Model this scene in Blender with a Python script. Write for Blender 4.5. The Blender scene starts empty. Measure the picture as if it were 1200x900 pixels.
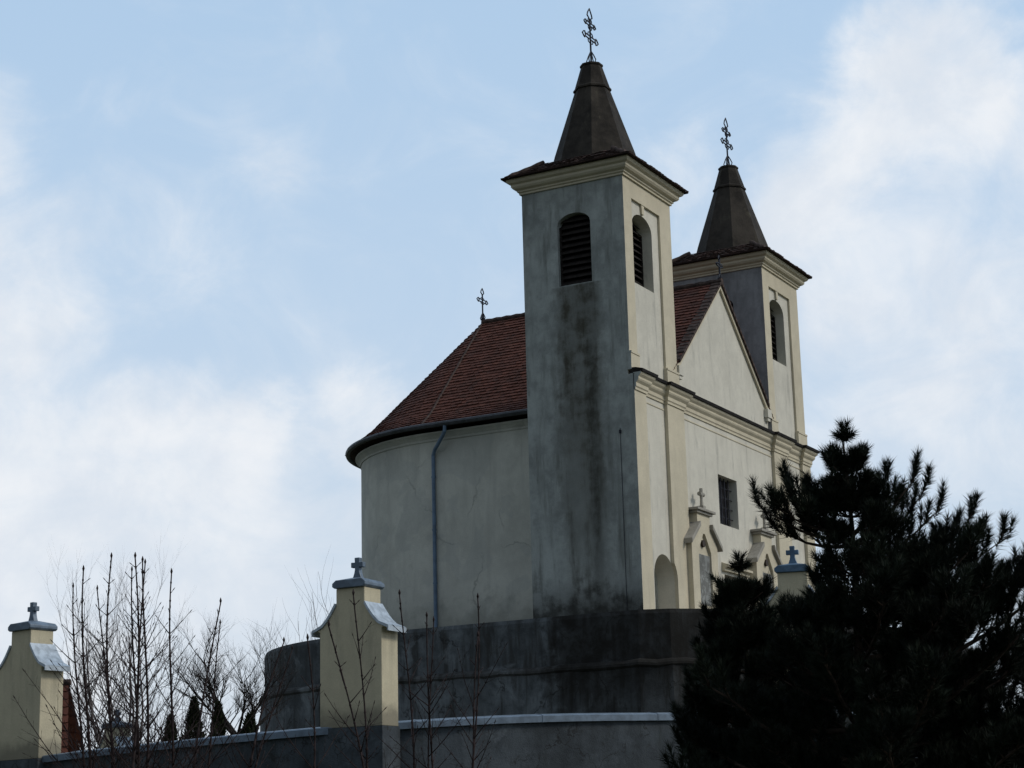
import bpy, bmesh, math, random
import numpy as np
from math import sin, cos, pi, radians
from mathutils import Vector, Matrix

random.seed(7)
rng = np.random.default_rng(7)
sc = bpy.context.scene
COL = sc.collection

# ------------------------------------------------------------------ camera
YAW, PITCH, ROLL, FPX = 0.5015, 0.2369, -0.0254, 2218.33
EYE = Vector((-42.8056, -20.0034, -5.5957))
fwd = Vector((cos(YAW) * cos(PITCH), sin(YAW) * cos(PITCH), sin(PITCH)))
rgt = Vector((sin(YAW), -cos(YAW), 0))
upv = rgt.cross(fwd)
r2 = rgt * cos(ROLL) + upv * sin(ROLL)
u2 = upv * cos(ROLL) - rgt * sin(ROLL)
cam_data = bpy.data.cameras.new("camera")
cam = bpy.data.objects.new("camera", cam_data)
COL.objects.link(cam)
m = Matrix.Identity(4)
for i in range(3):
    m[i][0], m[i][1], m[i][2], m[i][3] = r2[i], u2[i], -fwd[i], EYE[i]
cam.matrix_world = m
cam_data.sensor_width = 36.0
cam_data.lens = 36.0 * FPX / 1200.0
cam_data.clip_start = 0.1
cam_data.clip_end = 6000
sc.camera = cam

# ------------------------------------------------------------------ light
SUN_AZ, SUN_EL = radians(-72), radians(38)      # azimuth measured from +X towards +Y
sc.view_settings.view_transform = 'Standard'
sc.view_settings.look = 'None'
sc.view_settings.exposure = 0.0
sc.view_settings.gamma = 1.0
sc.view_settings.use_curve_mapping = False
sc.cycles.use_denoising = True
sc.cycles.max_bounces = 6

sun_d = bpy.data.lights.new("sun", 'SUN')
sun_d.energy = 1.4
sun_d.angle = radians(14)
sun_d.color = (1.0, 0.94, 0.84)
sun = bpy.data.objects.new("sun", sun_d)
COL.objects.link(sun)
sdir = Vector((cos(SUN_AZ) * cos(SUN_EL), sin(SUN_AZ) * cos(SUN_EL), sin(SUN_EL)))
sun.rotation_euler = sdir.to_track_quat('Z', 'Y').to_euler()
sun.location = (0, -60, 60)


class NT:
    """small helper for building node trees"""
    def __init__(self, tree):
        self.t = tree
        tree.nodes.clear()

    def n(self, typ, **kw):
        nd = self.t.nodes.new(typ)
        for k, v in kw.items():
            if k.startswith('i_'):
                nd.inputs[k[2:].replace('_', ' ')].default_value = v
            else:
                setattr(nd, k, v)
        return nd

    def l(self, a, b):
        self.t.links.new(a, b)

    def math(self, op, a, b=None, c=None, clamp=False):
        nd = self.t.nodes.new('ShaderNodeMath')
        nd.operation = op
        nd.use_clamp = clamp
        for i, v in enumerate((a, b, c)):
            if v is None:
                continue
            if isinstance(v, (int, float)):
                nd.inputs[i].default_value = v
            else:
                self.l(v, nd.inputs[i])
        return nd.outputs[0]

    def maprange(self, v, a, b, c=0.0, d=1.0, smooth=True):
        nd = self.t.nodes.new('ShaderNodeMapRange')
        nd.interpolation_type = 'SMOOTHSTEP' if smooth else 'LINEAR'
        self.l(v, nd.inputs['Value'])
        nd.inputs['From Min'].default_value = a
        nd.inputs['From Max'].default_value = b
        nd.inputs['To Min'].default_value = c
        nd.inputs['To Max'].default_value = d
        return nd.outputs['Result']

    def noise(self, vec, scale, detail=4, rough=0.55, dist=0.0):
        nd = self.t.nodes.new('ShaderNodeTexNoise')
        nd.inputs['Scale'].default_value = scale
        nd.inputs['Detail'].default_value = detail
        nd.inputs['Roughness'].default_value = rough
        nd.inputs['Distortion'].default_value = dist
        if vec is not None:
            self.l(vec, nd.inputs['Vector'])
        return nd.outputs['Fac']

    def scaled(self, vec, s, loc=(0, 0, 0)):
        nd = self.t.nodes.new('ShaderNodeMapping')
        nd.inputs['Scale'].default_value = s
        nd.inputs['Location'].default_value = loc
        self.l(vec, nd.inputs['Vector'])
        return nd.outputs[0]

    def mix(self, fac, a, b):
        nd = self.t.nodes.new('ShaderNodeMix')
        nd.data_type = 'RGBA'
        for sock, v in ((nd.inputs[0], fac), (nd.inputs[6], a), (nd.inputs[7], b)):
            if isinstance(v, (int, float)):
                sock.default_value = v
            elif isinstance(v, tuple):
                sock.default_value = v if len(v) == 4 else (*v, 1)
            else:
                self.l(v, sock)
        return nd.outputs[2]


world = bpy.data.worlds.new("World")
sc.world = world
world.use_nodes = True
w = NT(world.node_tree)
sky = w.n('ShaderNodeTexSky', sky_type='NISHITA')
sky.sun_disc = False
sky.sun_elevation = SUN_EL
sky.sun_rotation = pi / 2 - SUN_AZ
sky.altitude = 200
sky.air_density = 1.0
sky.dust_density = 1.6
sky.ozone_density = 1.5
bg_sky = w.n('ShaderNodeBackground')
bg_sky.inputs['Strength'].default_value = 0.15
w.l(sky.outputs[0], bg_sky.inputs['Color'])
tc = w.n('ShaderNodeTexCoord')
vec = tc.outputs['Generated']
sep = w.n('ShaderNodeSeparateXYZ')
w.l(vec, sep.inputs[0])
zz = sep.outputs['Z']


def sky_dir(az_deg, el_deg):
    a, e = radians(az_deg), radians(el_deg)
    return (cos(a) * cos(e), sin(a) * cos(e), sin(e))


def sky_patch(az, el, r0, r1, amount):
    """soft patch of more (or less) cloud around one direction of the sky; radii in degrees"""
    nd = w.n('ShaderNodeVectorMath', operation='DOT_PRODUCT')
    w.l(wv, nd.inputs[0])
    nd.inputs[1].default_value = sky_dir(az, el)
    ang = w.math('MULTIPLY', w.math('ARCCOSINE', w.math('MINIMUM', nd.outputs['Value'], 0.99999)), 180 / pi)
    return w.maprange(ang, r0, r1, amount, 0.0)


# wobble the direction a little so that cloud edges billow
nz = w.n('ShaderNodeTexNoise')
nz.inputs['Scale'].default_value = 20
nz.inputs['Detail'].default_value = 8
nz.inputs['Roughness'].default_value = 0.6
w.l(vec, nz.inputs['Vector'])
vm = w.n('ShaderNodeVectorMath', operation='MULTIPLY_ADD')
w.l(nz.outputs['Color'], vm.inputs[0])
vm.inputs[1].default_value = (0.06, 0.06, 0.06)
vm2 = w.n('ShaderNodeVectorMath', operation='SUBTRACT')
w.l(vec, vm2.inputs[0])
vm2.inputs[1].default_value = (0.03, 0.03, 0.03)
w.l(vm2.outputs[0], vm.inputs[2])
vn = w.n('ShaderNodeVectorMath', operation='NORMALIZE')
w.l(vm.outputs[0], vn.inputs[0])
wv = vn.outputs[0]

base_n = w.noise(w.scaled(vec, (1, 1, 1.4)), 13.0, 10, 0.62, 0.6)
SKY_PATCHES = [
    # azimuth, elevation, inner radius, outer radius, amount
    (47, 20, 1.5, 5.0, 0.70), (45, 15.0, 1.5, 6.5, 0.70), (37.6, 11.6, 1.0, 3.8, 0.80), (33.6, 12.2, 0.4, 3.2, 0.70),
    (42, 9, 3, 7.5, 0.75), (38, 8, 2, 6, 0.65), (36.6, 20.2, 0.2, 3.4, 0.36), (39.8, 17.6, 0.5, 4.2, 0.42), (33, 8, 1, 6, 0.5),
    (15.3, 21.6, 1.5, 4.2, 0.80), (19.3, 18.4, 0.8, 4.2, 0.78), (17, 15.8, 1.5, 5.5, 0.70), (13.0, 18, 2, 5, 0.6), (18.6, 12.6, 1, 5, 0.50),
    (22.8, 20.0, 0.3, 2.6, 0.5), (14, 13, 2, 6, 0.6), (21.3, 17.0, 0.5, 3.2, 0.6), (17.5, 20.2, 0.5, 3.5, 0.8), (40, 5, 3, 10, 0.6),
    (0, 20, 4, 14, 0.6), (70, 18, 6, 20, 0.6), (-70, 38, 5, 50, 0.6),
]
cov = None
for pch in SKY_PATCHES:
    pv = sky_patch(*pch)
    cov = pv if cov is None else w.math('SMOOTH_MAX', cov, pv, 0.25)
cov = w.math('ADD', cov, w.math('MULTIPLY', w.math('SUBTRACT', base_n, 0.5), 1.25))
cov = w.maprange(cov, 0.05, 1.0, 0.0, 1.0)
low = w.maprange(zz, 0.02, 0.30, 0.9, 0.0)
shade_n = w.noise(vec, 13.0, 7, 0.6, 0.2)
cl_col = w.mix(w.maprange(shade_n, 0.35, 0.65), (0.72, 0.78, 0.86), (0.86, 0.89, 0.93))
thin = w.mix(w.maprange(zz, 0.18, 0.46), (0.59, 0.725, 0.875), (0.495, 0.68, 0.89))
thin = w.mix(low, thin, (0.62, 0.70, 0.80))
cl_col = w.mix(cov, thin, cl_col)
# unseen grey bank added behind the viewer to dim the faces turned that way
fc = w.n('ShaderNodeVectorMath', operation='DOT_PRODUCT')
w.l(vec, fc.inputs[0])
fc.inputs[1].default_value = sky_dir(-12, 0)
rear_dim = w.maprange(fc.outputs['Value'], -0.45, 0.5, 1.0, 0.0)
cl_col = w.mix(rear_dim, cl_col, (0.27, 0.32, 0.38))
bg_cl = w.n('ShaderNodeBackground')
bg_cl.inputs['Strength'].default_value = 1.0
w.l(cl_col, bg_cl.inputs['Color'])
veil = w.math('MAXIMUM', w.maprange(cov, 0, 1, 0.80, 1.0, smooth=False), rear_dim)
mx = w.n('ShaderNodeMixShader')
w.l(veil, mx.inputs[0])
w.l(bg_sky.outputs[0], mx.inputs[1])
w.l(bg_cl.outputs[0], mx.inputs[2])
wo = w.n('ShaderNodeOutputWorld')
w.l(mx.outputs[0], wo.inputs['Surface'])


# ------------------------------------------------------------------ materials
def new_mat(name):
    mt = bpy.data.materials.new(name)
    mt.use_nodes = True
    t = NT(mt.node_tree)
    out = t.n('ShaderNodeOutputMaterial')
    bs = t.n('ShaderNodeBsdfPrincipled')
    t.l(bs.outputs[0], out.inputs['Surface'])
    return mt, t, bs


def bump(t, bs, h, strength=0.3, dist=0.02):
    b = t.n('ShaderNodeBump')
    b.inputs['Strength'].default_value = strength
    b.inputs['Distance'].default_value = dist
    t.l(h, b.inputs['Height'])
    t.l(b.outputs[0], bs.inputs['Normal'])


def plaster(name, base, dirt, dirt_lo=0.52, dirt_hi=0.75, dirt_amt=0.6, streak=(2.2, 2.2, 0.28),
            mottle=0.25, rough=0.9, bump_s=0.35, extra=None):
    """rendered wall: mottled, with vertical weather streaks and patches of dirt"""
    mt, t, bs = new_mat(name)
    o = t.n('ShaderNodeTexCoord').outputs['Object']
    big = t.noise(o, 0.55, 6, 0.6)
    mid = t.noise(o, 2.6, 8, 0.65)
    st = t.noise(t.scaled(o, streak), 1.6, 7, 0.62, 0.15)
    fine = t.noise(o, 38, 4, 0.6)
    v = t.math('ADD', t.math('MULTIPLY', big, 0.5), t.math('MULTIPLY', mid, 0.5))
    dark = tuple(c * (1 - mottle) for c in base)
    lite = tuple(min(1, c * (1 + mottle * 0.8)) for c in base)
    c = t.mix(t.maprange(v, 0.36, 0.64), dark, lite)
    f = t.math('ADD', t.math('MULTIPLY', st, 0.65), t.math('MULTIPLY', mid, 0.35))
    f = t.maprange(f, dirt_lo, dirt_hi, 0, dirt_amt)
    c = t.mix(f, c, dirt)
    if extra:
        c = extra(t, o, c, mid, st)
    c2 = t.mix(t.maprange(fine, 0.3, 0.7, 0.0, 0.12), c, (0.02, 0.02, 0.02))
    t.l(c2, bs.inputs['Base Color'])
    bs.inputs['Roughness'].default_value = rough
    bs.inputs['Specular IOR Level'].default_value = 0.2
    h = t.math('ADD', t.math('MULTIPLY', fine, 0.4), mid)
    bump(t, bs, h, bump_s, 0.03)
    return mt


def xyz(t, o):
    s = t.n('ShaderNodeSeparateXYZ')
    t.l(o, s.inputs[0])
    return s.outputs


def belfry_streak(t, o, c, mid, st):
    # dark wash-down from the sound opening and algae creeping up from the foot
    x, y, z = xyz(t, o)
    dy = t.math('ABSOLUTE', t.math('SUBTRACT', y, 1.42))
    dy = t.math('ADD', dy, t.math('MULTIPLY', t.math('SUBTRACT', t.noise(o, 3.2, 7, 0.7), 0.5), 0.9))
    s1 = t.maprange(dy, 0.32, 0.92, 1.0, 0.0)
    up = t.maprange(z, 8.58, 8.63, 1.0, 0.0)
    dn = t.maprange(z, 1.0, 6.5, 0.45, 1.0)
    s = t.math('MULTIPLY', t.math('MULTIPLY', s1, up), dn)
    nn = t.maprange(t.math('ADD', t.math('MULTIPLY', mid, 0.72), t.math('MULTIPLY', st, 0.28)), 0.33, 0.64, 0.35, 1.0)
    onx = t.maprange(x, 0.02, 0.1, 1.0, 0.0)
    s = t.math('MULTIPLY', t.math('MULTIPLY', s, nn), onx)
    c = t.mix(t.math('MULTIPLY', s, 0.92), c, (0.062, 0.056, 0.040))
    # narrow drip right of the middle
    d2 = t.math('ABSOLUTE', t.math('SUBTRACT', y, t.math('ADD', 1.02, t.math('MULTIPLY', mid, 0.15))))
    s2 = t.math('MULTIPLY', t.maprange(d2, 0.03, 0.22, 0.75, 0.0), t.math('MULTIPLY', nn, t.maprange(z, 6.6, 7.6, 1.0, 0.3)))
    c = t.mix(t.math('MULTIPLY', s2, onx), c, (0.05, 0.05, 0.042))
    ft = t.maprange(t.math('ADD', z, t.math('MULTIPLY', mid, -2.2)), -1.3, -0.2, 1.0, 0.0)
    return t.mix(t.math('MULTIPLY', ft, 0.9), c, (0.03, 0.03, 0.026))


def cracks(t, o, c, scale, col, amt=0.5, lo=0.45, hi=0.6):
    """wandering hairline cracks in the render"""
    vo = t.n('ShaderNodeTexVoronoi', feature='DISTANCE_TO_EDGE')
    vo.inputs['Scale'].default_value = scale
    wob = t.n('ShaderNodeVectorMath', operation='ADD')
    nz_ = t.n('ShaderNodeTexNoise'); nz_.inputs['Scale'].default_value = scale * 3.8; nz_.inputs['Detail'].default_value = 6
    t.l(o, nz_.inputs['Vector']); t.l(o, wob.inputs[0]); t.l(nz_.outputs['Color'], wob.inputs[1])
    t.l(wob.outputs[0], vo.inputs['Vector'])
    cr = t.maprange(vo.outputs['Distance'], 0.002, 0.016, amt, 0.0)
    cr = t.math('MULTIPLY', cr, t.maprange(t.noise(o, 0.7, 3), lo, hi))
    return t.mix(cr, c, col)


def nave_marks(t, o, c, mid, st):
    # hairline cracks and patched render, damp at the foot, thin runs under the eaves
    x, y, z = xyz(t, o)
    c = cracks(t, o, c, 0.42, (0.20, 0.20, 0.18), 0.45)
    pt = t.maprange(t.noise(o, 0.9, 3, 0.4, 0.8), 0.56, 0.60, 0.0, 0.28)
    c = t.mix(pt, c, (0.42, 0.44, 0.42))
    dp = t.maprange(t.math('ADD', z, t.math('MULTIPLY', mid, -2.4)), -1.2, 0.0, 0.6, 0.0)
    c = t.mix(dp, c, (0.20, 0.20, 0.17))
    ev = t.maprange(t.math('ADD', z, t.math('MULTIPLY', st, 2.4)), 5.9, 7.0, 0.0, 0.25)
    return t.mix(ev, c, (0.33, 0.33, 0.29))


def pillar_marks(t, o, c, mid, st):
    # splash dirt at the foot and runs below the shoulder roofs
    x, y, z = xyz(t, o)
    ft = t.maprange(t.math('ADD', z, t.math('MULTIPLY', mid, -0.7)), -0.25, 0.12, 0.75, 0.0)
    c = t.mix(ft, c, (0.17, 0.155, 0.12))
    f2 = t.maprange(st, 0.50, 0.68, 0.0, 0.5)
    f2 = t.math('MULTIPLY', f2, t.maprange(z, 0.5, 1.7, 0.2, 1.0))
    return t.mix(f2, c, (0.30, 0.275, 0.21))


def wall_marks(t, o, c, mid, st):
    # pale patches of old lime and black mould spots
    p = t.maprange(t.noise(o, 0.9, 6, 0.65, 0.6), 0.54, 0.64, 0.0, 0.6)
    c = t.mix(p, c, (0.125, 0.145, 0.165))
    k = t.maprange(t.noise(o, 2.1, 7, 0.7, 0.3), 0.58, 0.68, 0.0, 0.8)
    c = cracks(t, o, c, 0.8, (0.015, 0.015, 0.015), 0.7, 0.40, 0.55)
    return t.mix(k, c, (0.025, 0.026, 0.025))


def terrace_dirt(t, o, c, mid, st):
    # soot and damp: the stretch under the near tower has gone almost black
    x, y, z = xyz(t, o)
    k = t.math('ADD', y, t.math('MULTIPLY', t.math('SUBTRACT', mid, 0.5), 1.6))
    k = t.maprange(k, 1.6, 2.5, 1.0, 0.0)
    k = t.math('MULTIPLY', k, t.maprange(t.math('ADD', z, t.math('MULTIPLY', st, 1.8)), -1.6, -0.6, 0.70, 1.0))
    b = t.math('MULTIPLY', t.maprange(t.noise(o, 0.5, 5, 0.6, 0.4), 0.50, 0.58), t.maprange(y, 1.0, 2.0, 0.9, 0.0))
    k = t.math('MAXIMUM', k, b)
    pale = t.maprange(t.noise(o, 1.1, 7, 0.68, 0.5), 0.54, 0.66, 0.0, 0.55)
    c = t.mix(pale, c, (0.22, 0.245, 0.26))
    c = cracks(t, o, c, 0.6, (0.02, 0.02, 0.02), 0.7, 0.42, 0.56)
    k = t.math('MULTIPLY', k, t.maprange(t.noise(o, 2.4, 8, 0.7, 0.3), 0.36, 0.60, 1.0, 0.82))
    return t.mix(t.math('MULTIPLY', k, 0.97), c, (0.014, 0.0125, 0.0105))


M = {}
M['cement_belfry'] = plaster('cement_belfry', (0.36, 0.385, 0.37), (0.12, 0.125, 0.11), 0.48, 0.66, 0.7, mottle=0.32, extra=belfry_streak)
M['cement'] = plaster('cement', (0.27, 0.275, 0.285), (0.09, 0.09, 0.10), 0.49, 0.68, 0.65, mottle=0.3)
M['cream'] = plaster('cream_paint', (0.60, 0.54, 0.41), (0.28, 0.255, 0.20), 0.52, 0.78, 0.45, mottle=0.10, bump_s=0.2)
M['white'] = plaster('whitewash', (0.64, 0.61, 0.525), (0.22, 0.215, 0.19), 0.51, 0.72, 0.65, mottle=0.10, bump_s=0.2)
M['nave'] = plaster('nave_render', (0.60, 0.60, 0.535), (0.36, 0.36, 0.33), 0.50, 0.70, 0.38, mottle=0.13, bump_s=0.35, extra=nave_marks)
M['terrace'] = plaster('terrace_render', (0.125, 0.14, 0.15), (0.034, 0.033, 0.030), 0.47, 0.60, 0.8, mottle=0.55, bump_s=0.6, extra=terrace_dirt)
M['string'] = plaster('string_course', (0.085, 0.088, 0.088), (0.025, 0.022, 0.02), 0.45, 0.62, 0.8, mottle=0.4, bump_s=0.8, extra=terrace_dirt)
M['wall'] = plaster('wall_render', (0.058, 0.069, 0.080), (0.028, 0.034, 0.035), 0.49, 0.66, 0.75, mottle=0.42, bump_s=0.7, extra=wall_marks)
M['pillar'] = plaster('pillar_paint', (0.56, 0.50, 0.36), (0.34, 0.30, 0.23), 0.56, 0.80, 0.35, mottle=0.09, bump_s=0.25, extra=pillar_marks)
M['stone'] = plaster('stone', (0.34, 0.32, 0.28), (0.12, 0.11, 0.10), 0.48, 0.68, 0.6, bump_s=0.4)
M['relief'] = plaster('relief_panel', (0.30, 0.31, 0.30), (0.10, 0.10, 0.09), 0.46, 0.54, 0.7, streak=(3.5, 3.5, 2.5), mottle=0.35, bump_s=0.6)


def simple(name, col, rough=0.6, metal=0.0, var=0.25, scale=6.0, spec=0.4, bmp=0.15):
    mt, t, bs = new_mat(name)
    o = t.n('ShaderNodeTexCoord').outputs['Object']
    v = t.noise(o, scale, 6, 0.62)
    c = t.mix(t.maprange(v, 0.35, 0.65), tuple(x * (1 - var) for x in col), tuple(min(1, x * (1 + var)) for x in col))
    t.l(c, bs.inputs['Base Color'])
    bs.inputs['Roughness'].default_value = rough
    bs.inputs['Metallic'].default_value = metal
    bs.inputs['Specular IOR Level'].default_value = spec
    if bmp:
        bump(t, bs, t.noise(o, scale * 5, 5, 0.6), bmp, 0.01)
    return mt


M['tin'] = simple('painted_tin', (0.125, 0.165, 0.215), 0.45, 0.15, 0.2, 5)
M['tin_light'] = simple('sky_lit_tin', (0.40, 0.45, 0.50), 0.42, 0.25, 0.22, 7)  # sky reflection on the shoulder roofs put into a paler tin colour
M['tin_blue'] = simple('blue_painted_tin', (0.075, 0.135, 0.21), 0.5, 0.1, 0.2, 6)
M['gutter'] = simple('gutter_metal', (0.055, 0.06, 0.068), 0.5, 0.2, 0.25, 5)
M['pipe'] = simple('downpipe_metal', (0.12, 0.18, 0.26), 0.45, 0.2, 0.2, 3)
M['iron'] = simple('wrought_iron', (0.012, 0.014, 0.024), 0.55, 0.3, 0.3, 8, bmp=0)
M['louvre'] = simple('louvre_wood', (0.020, 0.016, 0.014), 0.8, 0, 0.4, 9, 0.2)
M['void'] = simple('dark_interior', (0.006, 0.006, 0.008), 0.9, 0, 0.2, 2, 0.1, 0)
M['grille'] = simple('window_grille', (0.02, 0.02, 0.03), 0.6, 0.2, 0.2, 5, bmp=0)
M['glass'] = simple('window_glass', (0.012, 0.011, 0.014), 0.35, 0, 0.3, 2, 0.25, 0)
M['door'] = simple('door_wood', (0.035, 0.025, 0.018), 0.7, 0, 0.35, 6, 0.3)
M['spire'] = plaster('spire_render', (0.038, 0.032, 0.026), (0.095, 0.085, 0.06), 0.54, 0.70, 0.7, streak=(3.5, 3.5, 0.4), mottle=0.55, bump_s=0.7)
M['ridge'] = simple('ridge_tile', (0.065, 0.045, 0.038), 0.85, 0, 0.4, 6, 0.2, 0.4)
M['mould_top'] = simple('weathered_ledge', (0.018, 0.016, 0.015), 0.9, 0, 0.4, 3, 0.2, 0.5)
M['bark_dark'] = simple('twig_bark', (0.030, 0.021, 0.021), 0.85, 0, 0.35, 20, 0.15, 0)
M['bark_pine'] = simple('pine_bark', (0.045, 0.033, 0.026), 0.9, 0, 0.4, 12, 0.15, 0.4)
M['bark_fruit'] = simple('orchard_bark', (0.030, 0.026, 0.024), 0.9, 0, 0.35, 14, 0.15, 0)
M['bark_birch'] = simple('birch_bark', (0.15, 0.13, 0.13), 0.9, 0, 0.35, 14, 0.15, 0)
M['needle'] = simple('pine_needles', (0.009, 0.014, 0.008), 0.7, 0, 0.5, 1.2, 0.15, 0)
M['thuja'] = simple('thuja_scale', (0.018, 0.024, 0.010), 0.8, 0, 0.5, 4, 0.15, 0)
M['grass'] = simple('winter_grass', (0.055, 0.058, 0.028), 0.95, 0, 0.45, 0.8, 0.1, 0.6)
M['gravel'] = simple('terrace_gravel', (0.16, 0.15, 0.13), 0.95, 0, 0.3, 6, 0.1, 0.5)


def tile_mat(name, c1, c2, c3):
    """clay tile, each tile with its own tint (vertex attribute), lichen on top"""
    mt, t, bs = new_mat(name)
    at = t.n('ShaderNodeAttribute', attribute_name='tint')
    o = t.n('ShaderNodeTexCoord').outputs['Object']
    c = t.mix(t.maprange(at.outputs['Fac'], 0.0, 0.65, smooth=False), c1, c2)
    c = t.mix(t.maprange(at.outputs['Fac'], 0.6, 1.0, smooth=False), c, c3)
    n1 = t.noise(o, 1.3, 7, 0.65)
    c = t.mix(t.maprange(n1, 0.5, 0.72, 0, 0.55), c, (0.03, 0.026, 0.022))
    t.l(c, bs.inputs['Base Color'])
    bs.inputs['Roughness'].default_value = 0.88
    bs.inputs['Specular IOR Level'].default_value = 0.2
    bump(t, bs, t.noise(o, 25, 5, 0.6), 0.4, 0.01)
    return mt


M['tile'] = tile_mat('clay_roof_tile', (0.085, 0.033, 0.023), (0.112, 0.042, 0.029), (0.14, 0.054, 0.037))
M['tile_dark'] = tile_mat('old_roof_tile', (0.035, 0.024, 0.021), (0.058, 0.034, 0.028), (0.085, 0.047, 0.038))


# ------------------------------------------------------------------ mesh helpers
class MB:
    def __init__(self):
        self.v, self.f, self.mi = [], [], []
        self.tint = []

    def add(self, vs, fs, mi=0):
        o = len(self.v)
        self.v += [tuple(p) for p in vs]
        for f in fs:
            self.f.append(tuple(i + o for i in f))
            self.mi.append(mi)

    def box(self, x0, x1, y0, y1, z0, z1, mi=0):
        self.add([(x0, y0, z0), (x1, y0, z0), (x1, y1, z0), (x0, y1, z0), (x0, y0, z1), (x1, y0, z1), (x1, y1, z1), (x0, y1, z1)],
                 [(0, 3, 2, 1), (4, 5, 6, 7), (0, 1, 5, 4), (1, 2, 6, 5), (2, 3, 7, 6), (3, 0, 4, 7)], mi)

    def prism(self, poly, axis, a, b, mi=0):
        """extrude a 2D polygon along x, y or z between a and b"""
        n = len(poly)
        def P(q, h):
            return {'y': (q[0], h, q[1]), 'x': (h, q[0], q[1]), 'z': (q[0], q[1], h)}[axis]
        vs = [P(q, a) for q in poly] + [P(q, b) for q in poly]
        fs = [tuple(range(n)), tuple(range(2 * n - 1, n - 1, -1))]
        fs += [(i, i + n, (i + 1) % n + n, (i + 1) % n) for i in range(n)]
        self.add(vs, fs, mi)

    def tube(self, pts, radii, sides=6, mi=0, cap=True):
        pts = [Vector(p) for p in pts]
        n = len(pts)
        if isinstance(radii, (int, float)):
            radii = [radii] * n
        o = len(self.v)
        ref = None
        for i, p in enumerate(pts):
            d = (pts[min(i + 1, n - 1)] - pts[max(i - 1, 0)])
            d = d.normalized() if d.length > 1e-9 else Vector((0, 0, 1))
            if ref is None:
                ref = Vector((1, 0, 0)) if abs(d.x) < 0.9 else Vector((0, 1, 0))
            a = (ref - d * ref.dot(d)).normalized()
            ref = a
            b = d.cross(a)
            for k in range(sides):
                t = 2 * pi * k / sides
                self.v.append(tuple(p + (a * cos(t) + b * sin(t)) * radii[i]))
        for i in range(n - 1):
            for k in range(sides):
                k2 = (k + 1) % sides
                self.f.append((o + i * sides + k, o + i * sides + k2, o + (i + 1) * sides + k2, o + (i + 1) * sides + k))
                self.mi.append(mi)
        if cap:
            self.f.append(tuple(o + k for k in reversed(range(sides))))
            self.f.append(tuple(o + (n - 1) * sides + k for k in range(sides)))
            self.mi += [mi, mi]

    def sweep(self, path, prof, closed=False, mi=0):
        """sweep a closed profile [(out, z)...] along a plan path; 'out' points to the right of travel"""
        n = len(path)
        P = [Vector((p[0], p[1])) for p in path]
        o = len(self.v)
        m_ = len(prof)
        for i in range(n):
            if closed:
                a, b = P[i] - P[i - 1], P[(i + 1) % n] - P[i]
            else:
                a = P[i] - P[i - 1] if i > 0 else P[1] - P[0]
                b = P[i + 1] - P[i] if i < n - 1 else P[i] - P[i - 1]
            a.normalize(); b.normalize()
            na, nb = Vector((a.y, -a.x)), Vector((b.y, -b.x))
            mit = (na + nb)
            mit = mit / max(0.2, mit.dot(na)) if mit.length > 1e-6 else na
            zoff = path[i][2] if len(path[i]) > 2 else 0
            for (out, z) in prof:
                self.v.append((P[i].x + mit.x * out, P[i].y + mit.y * out, z + zoff))
        seg = n if closed else n - 1
        for i in range(seg):
            j = (i + 1) % n
            for k in range(m_):
                k2 = (k + 1) % m_
                self.f.append((o + i * m_ + k, o + i * m_ + k2, o + j * m_ + k2, o + j * m_ + k))
                self.mi.append(mi)
        if not closed:
            self.f.append(tuple(o + k for k in reversed(range(m_))))
            self.f.append(tuple(o + (n - 1) * m_ + k for k in range(m_)))
            self.mi += [mi, mi]

    def build(self, name, mats, parent=None, smooth=False, bevel=0.0, fixn=True):
        me = bpy.data.meshes.new(name)
        me.from_pydata(self.v, [], self.f)
        mats = mats if isinstance(mats, (list, tuple)) else [mats]
        for q in mats:
            me.materials.append(M[q])
        if len(mats) > 1:
            me.polygons.foreach_set('material_index', self.mi)
        if self.tint:
            at = me.attributes.new('tint', 'FLOAT', 'FACE')
            at.data.foreach_set('value', self.tint)
        if fixn or bevel:
            bm = bmesh.new(); bm.from_mesh(me)
            if fixn:
                bmesh.ops.recalc_face_normals(bm, faces=bm.faces)
            bm.to_mesh(me); bm.free()
        if smooth:
            me.polygons.foreach_set('use_smooth', [True] * len(me.polygons))
        me.update()
        ob = bpy.data.objects.new(name, me)
        COL.objects.link(ob)
        if bevel:
            bv = ob.modifiers.new('bevel', 'BEVEL')
            bv.width = bevel; bv.segments = 2; bv.limit_method = 'ANGLE'; bv.angle_limit = radians(40)
        if parent:
            ob.parent = parent
        return ob


def tag(o, label=None, cat=None, group=None, kind=None):
    if label: o['label'] = label
    if cat: o['category'] = cat
    if group: o['group'] = group
    if kind: o['kind'] = kind
    return o


def thing(name, label, cat, loc=(0, 0, 0), rz=0.0, group=None):
    o = bpy.data.objects.new(name, None)
    o.empty_display_size = 0.3
    COL.objects.link(o)
    o.location = loc
    o.rotation_euler = (0, 0, rz)
    return tag(o, label, cat, group)


def carve(ob, cutters):
    """cut openings out of a wall mesh and keep the plain result"""
    for c in cutters:
        md = ob.modifiers.new('cut', 'BOOLEAN')
        md.object = c; md.operation = 'DIFFERENCE'; md.solver = 'EXACT'
    bpy.context.view_layer.update()
    dg = bpy.context.evaluated_depsgraph_get()
    me = bpy.data.meshes.new_from_object(ob.evaluated_get(dg))
    ob.modifiers.clear()
    ob.data = me
    for c in cutters:
        d = c.data
        bpy.data.objects.remove(c)
        bpy.data.meshes.remove(d)


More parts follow.
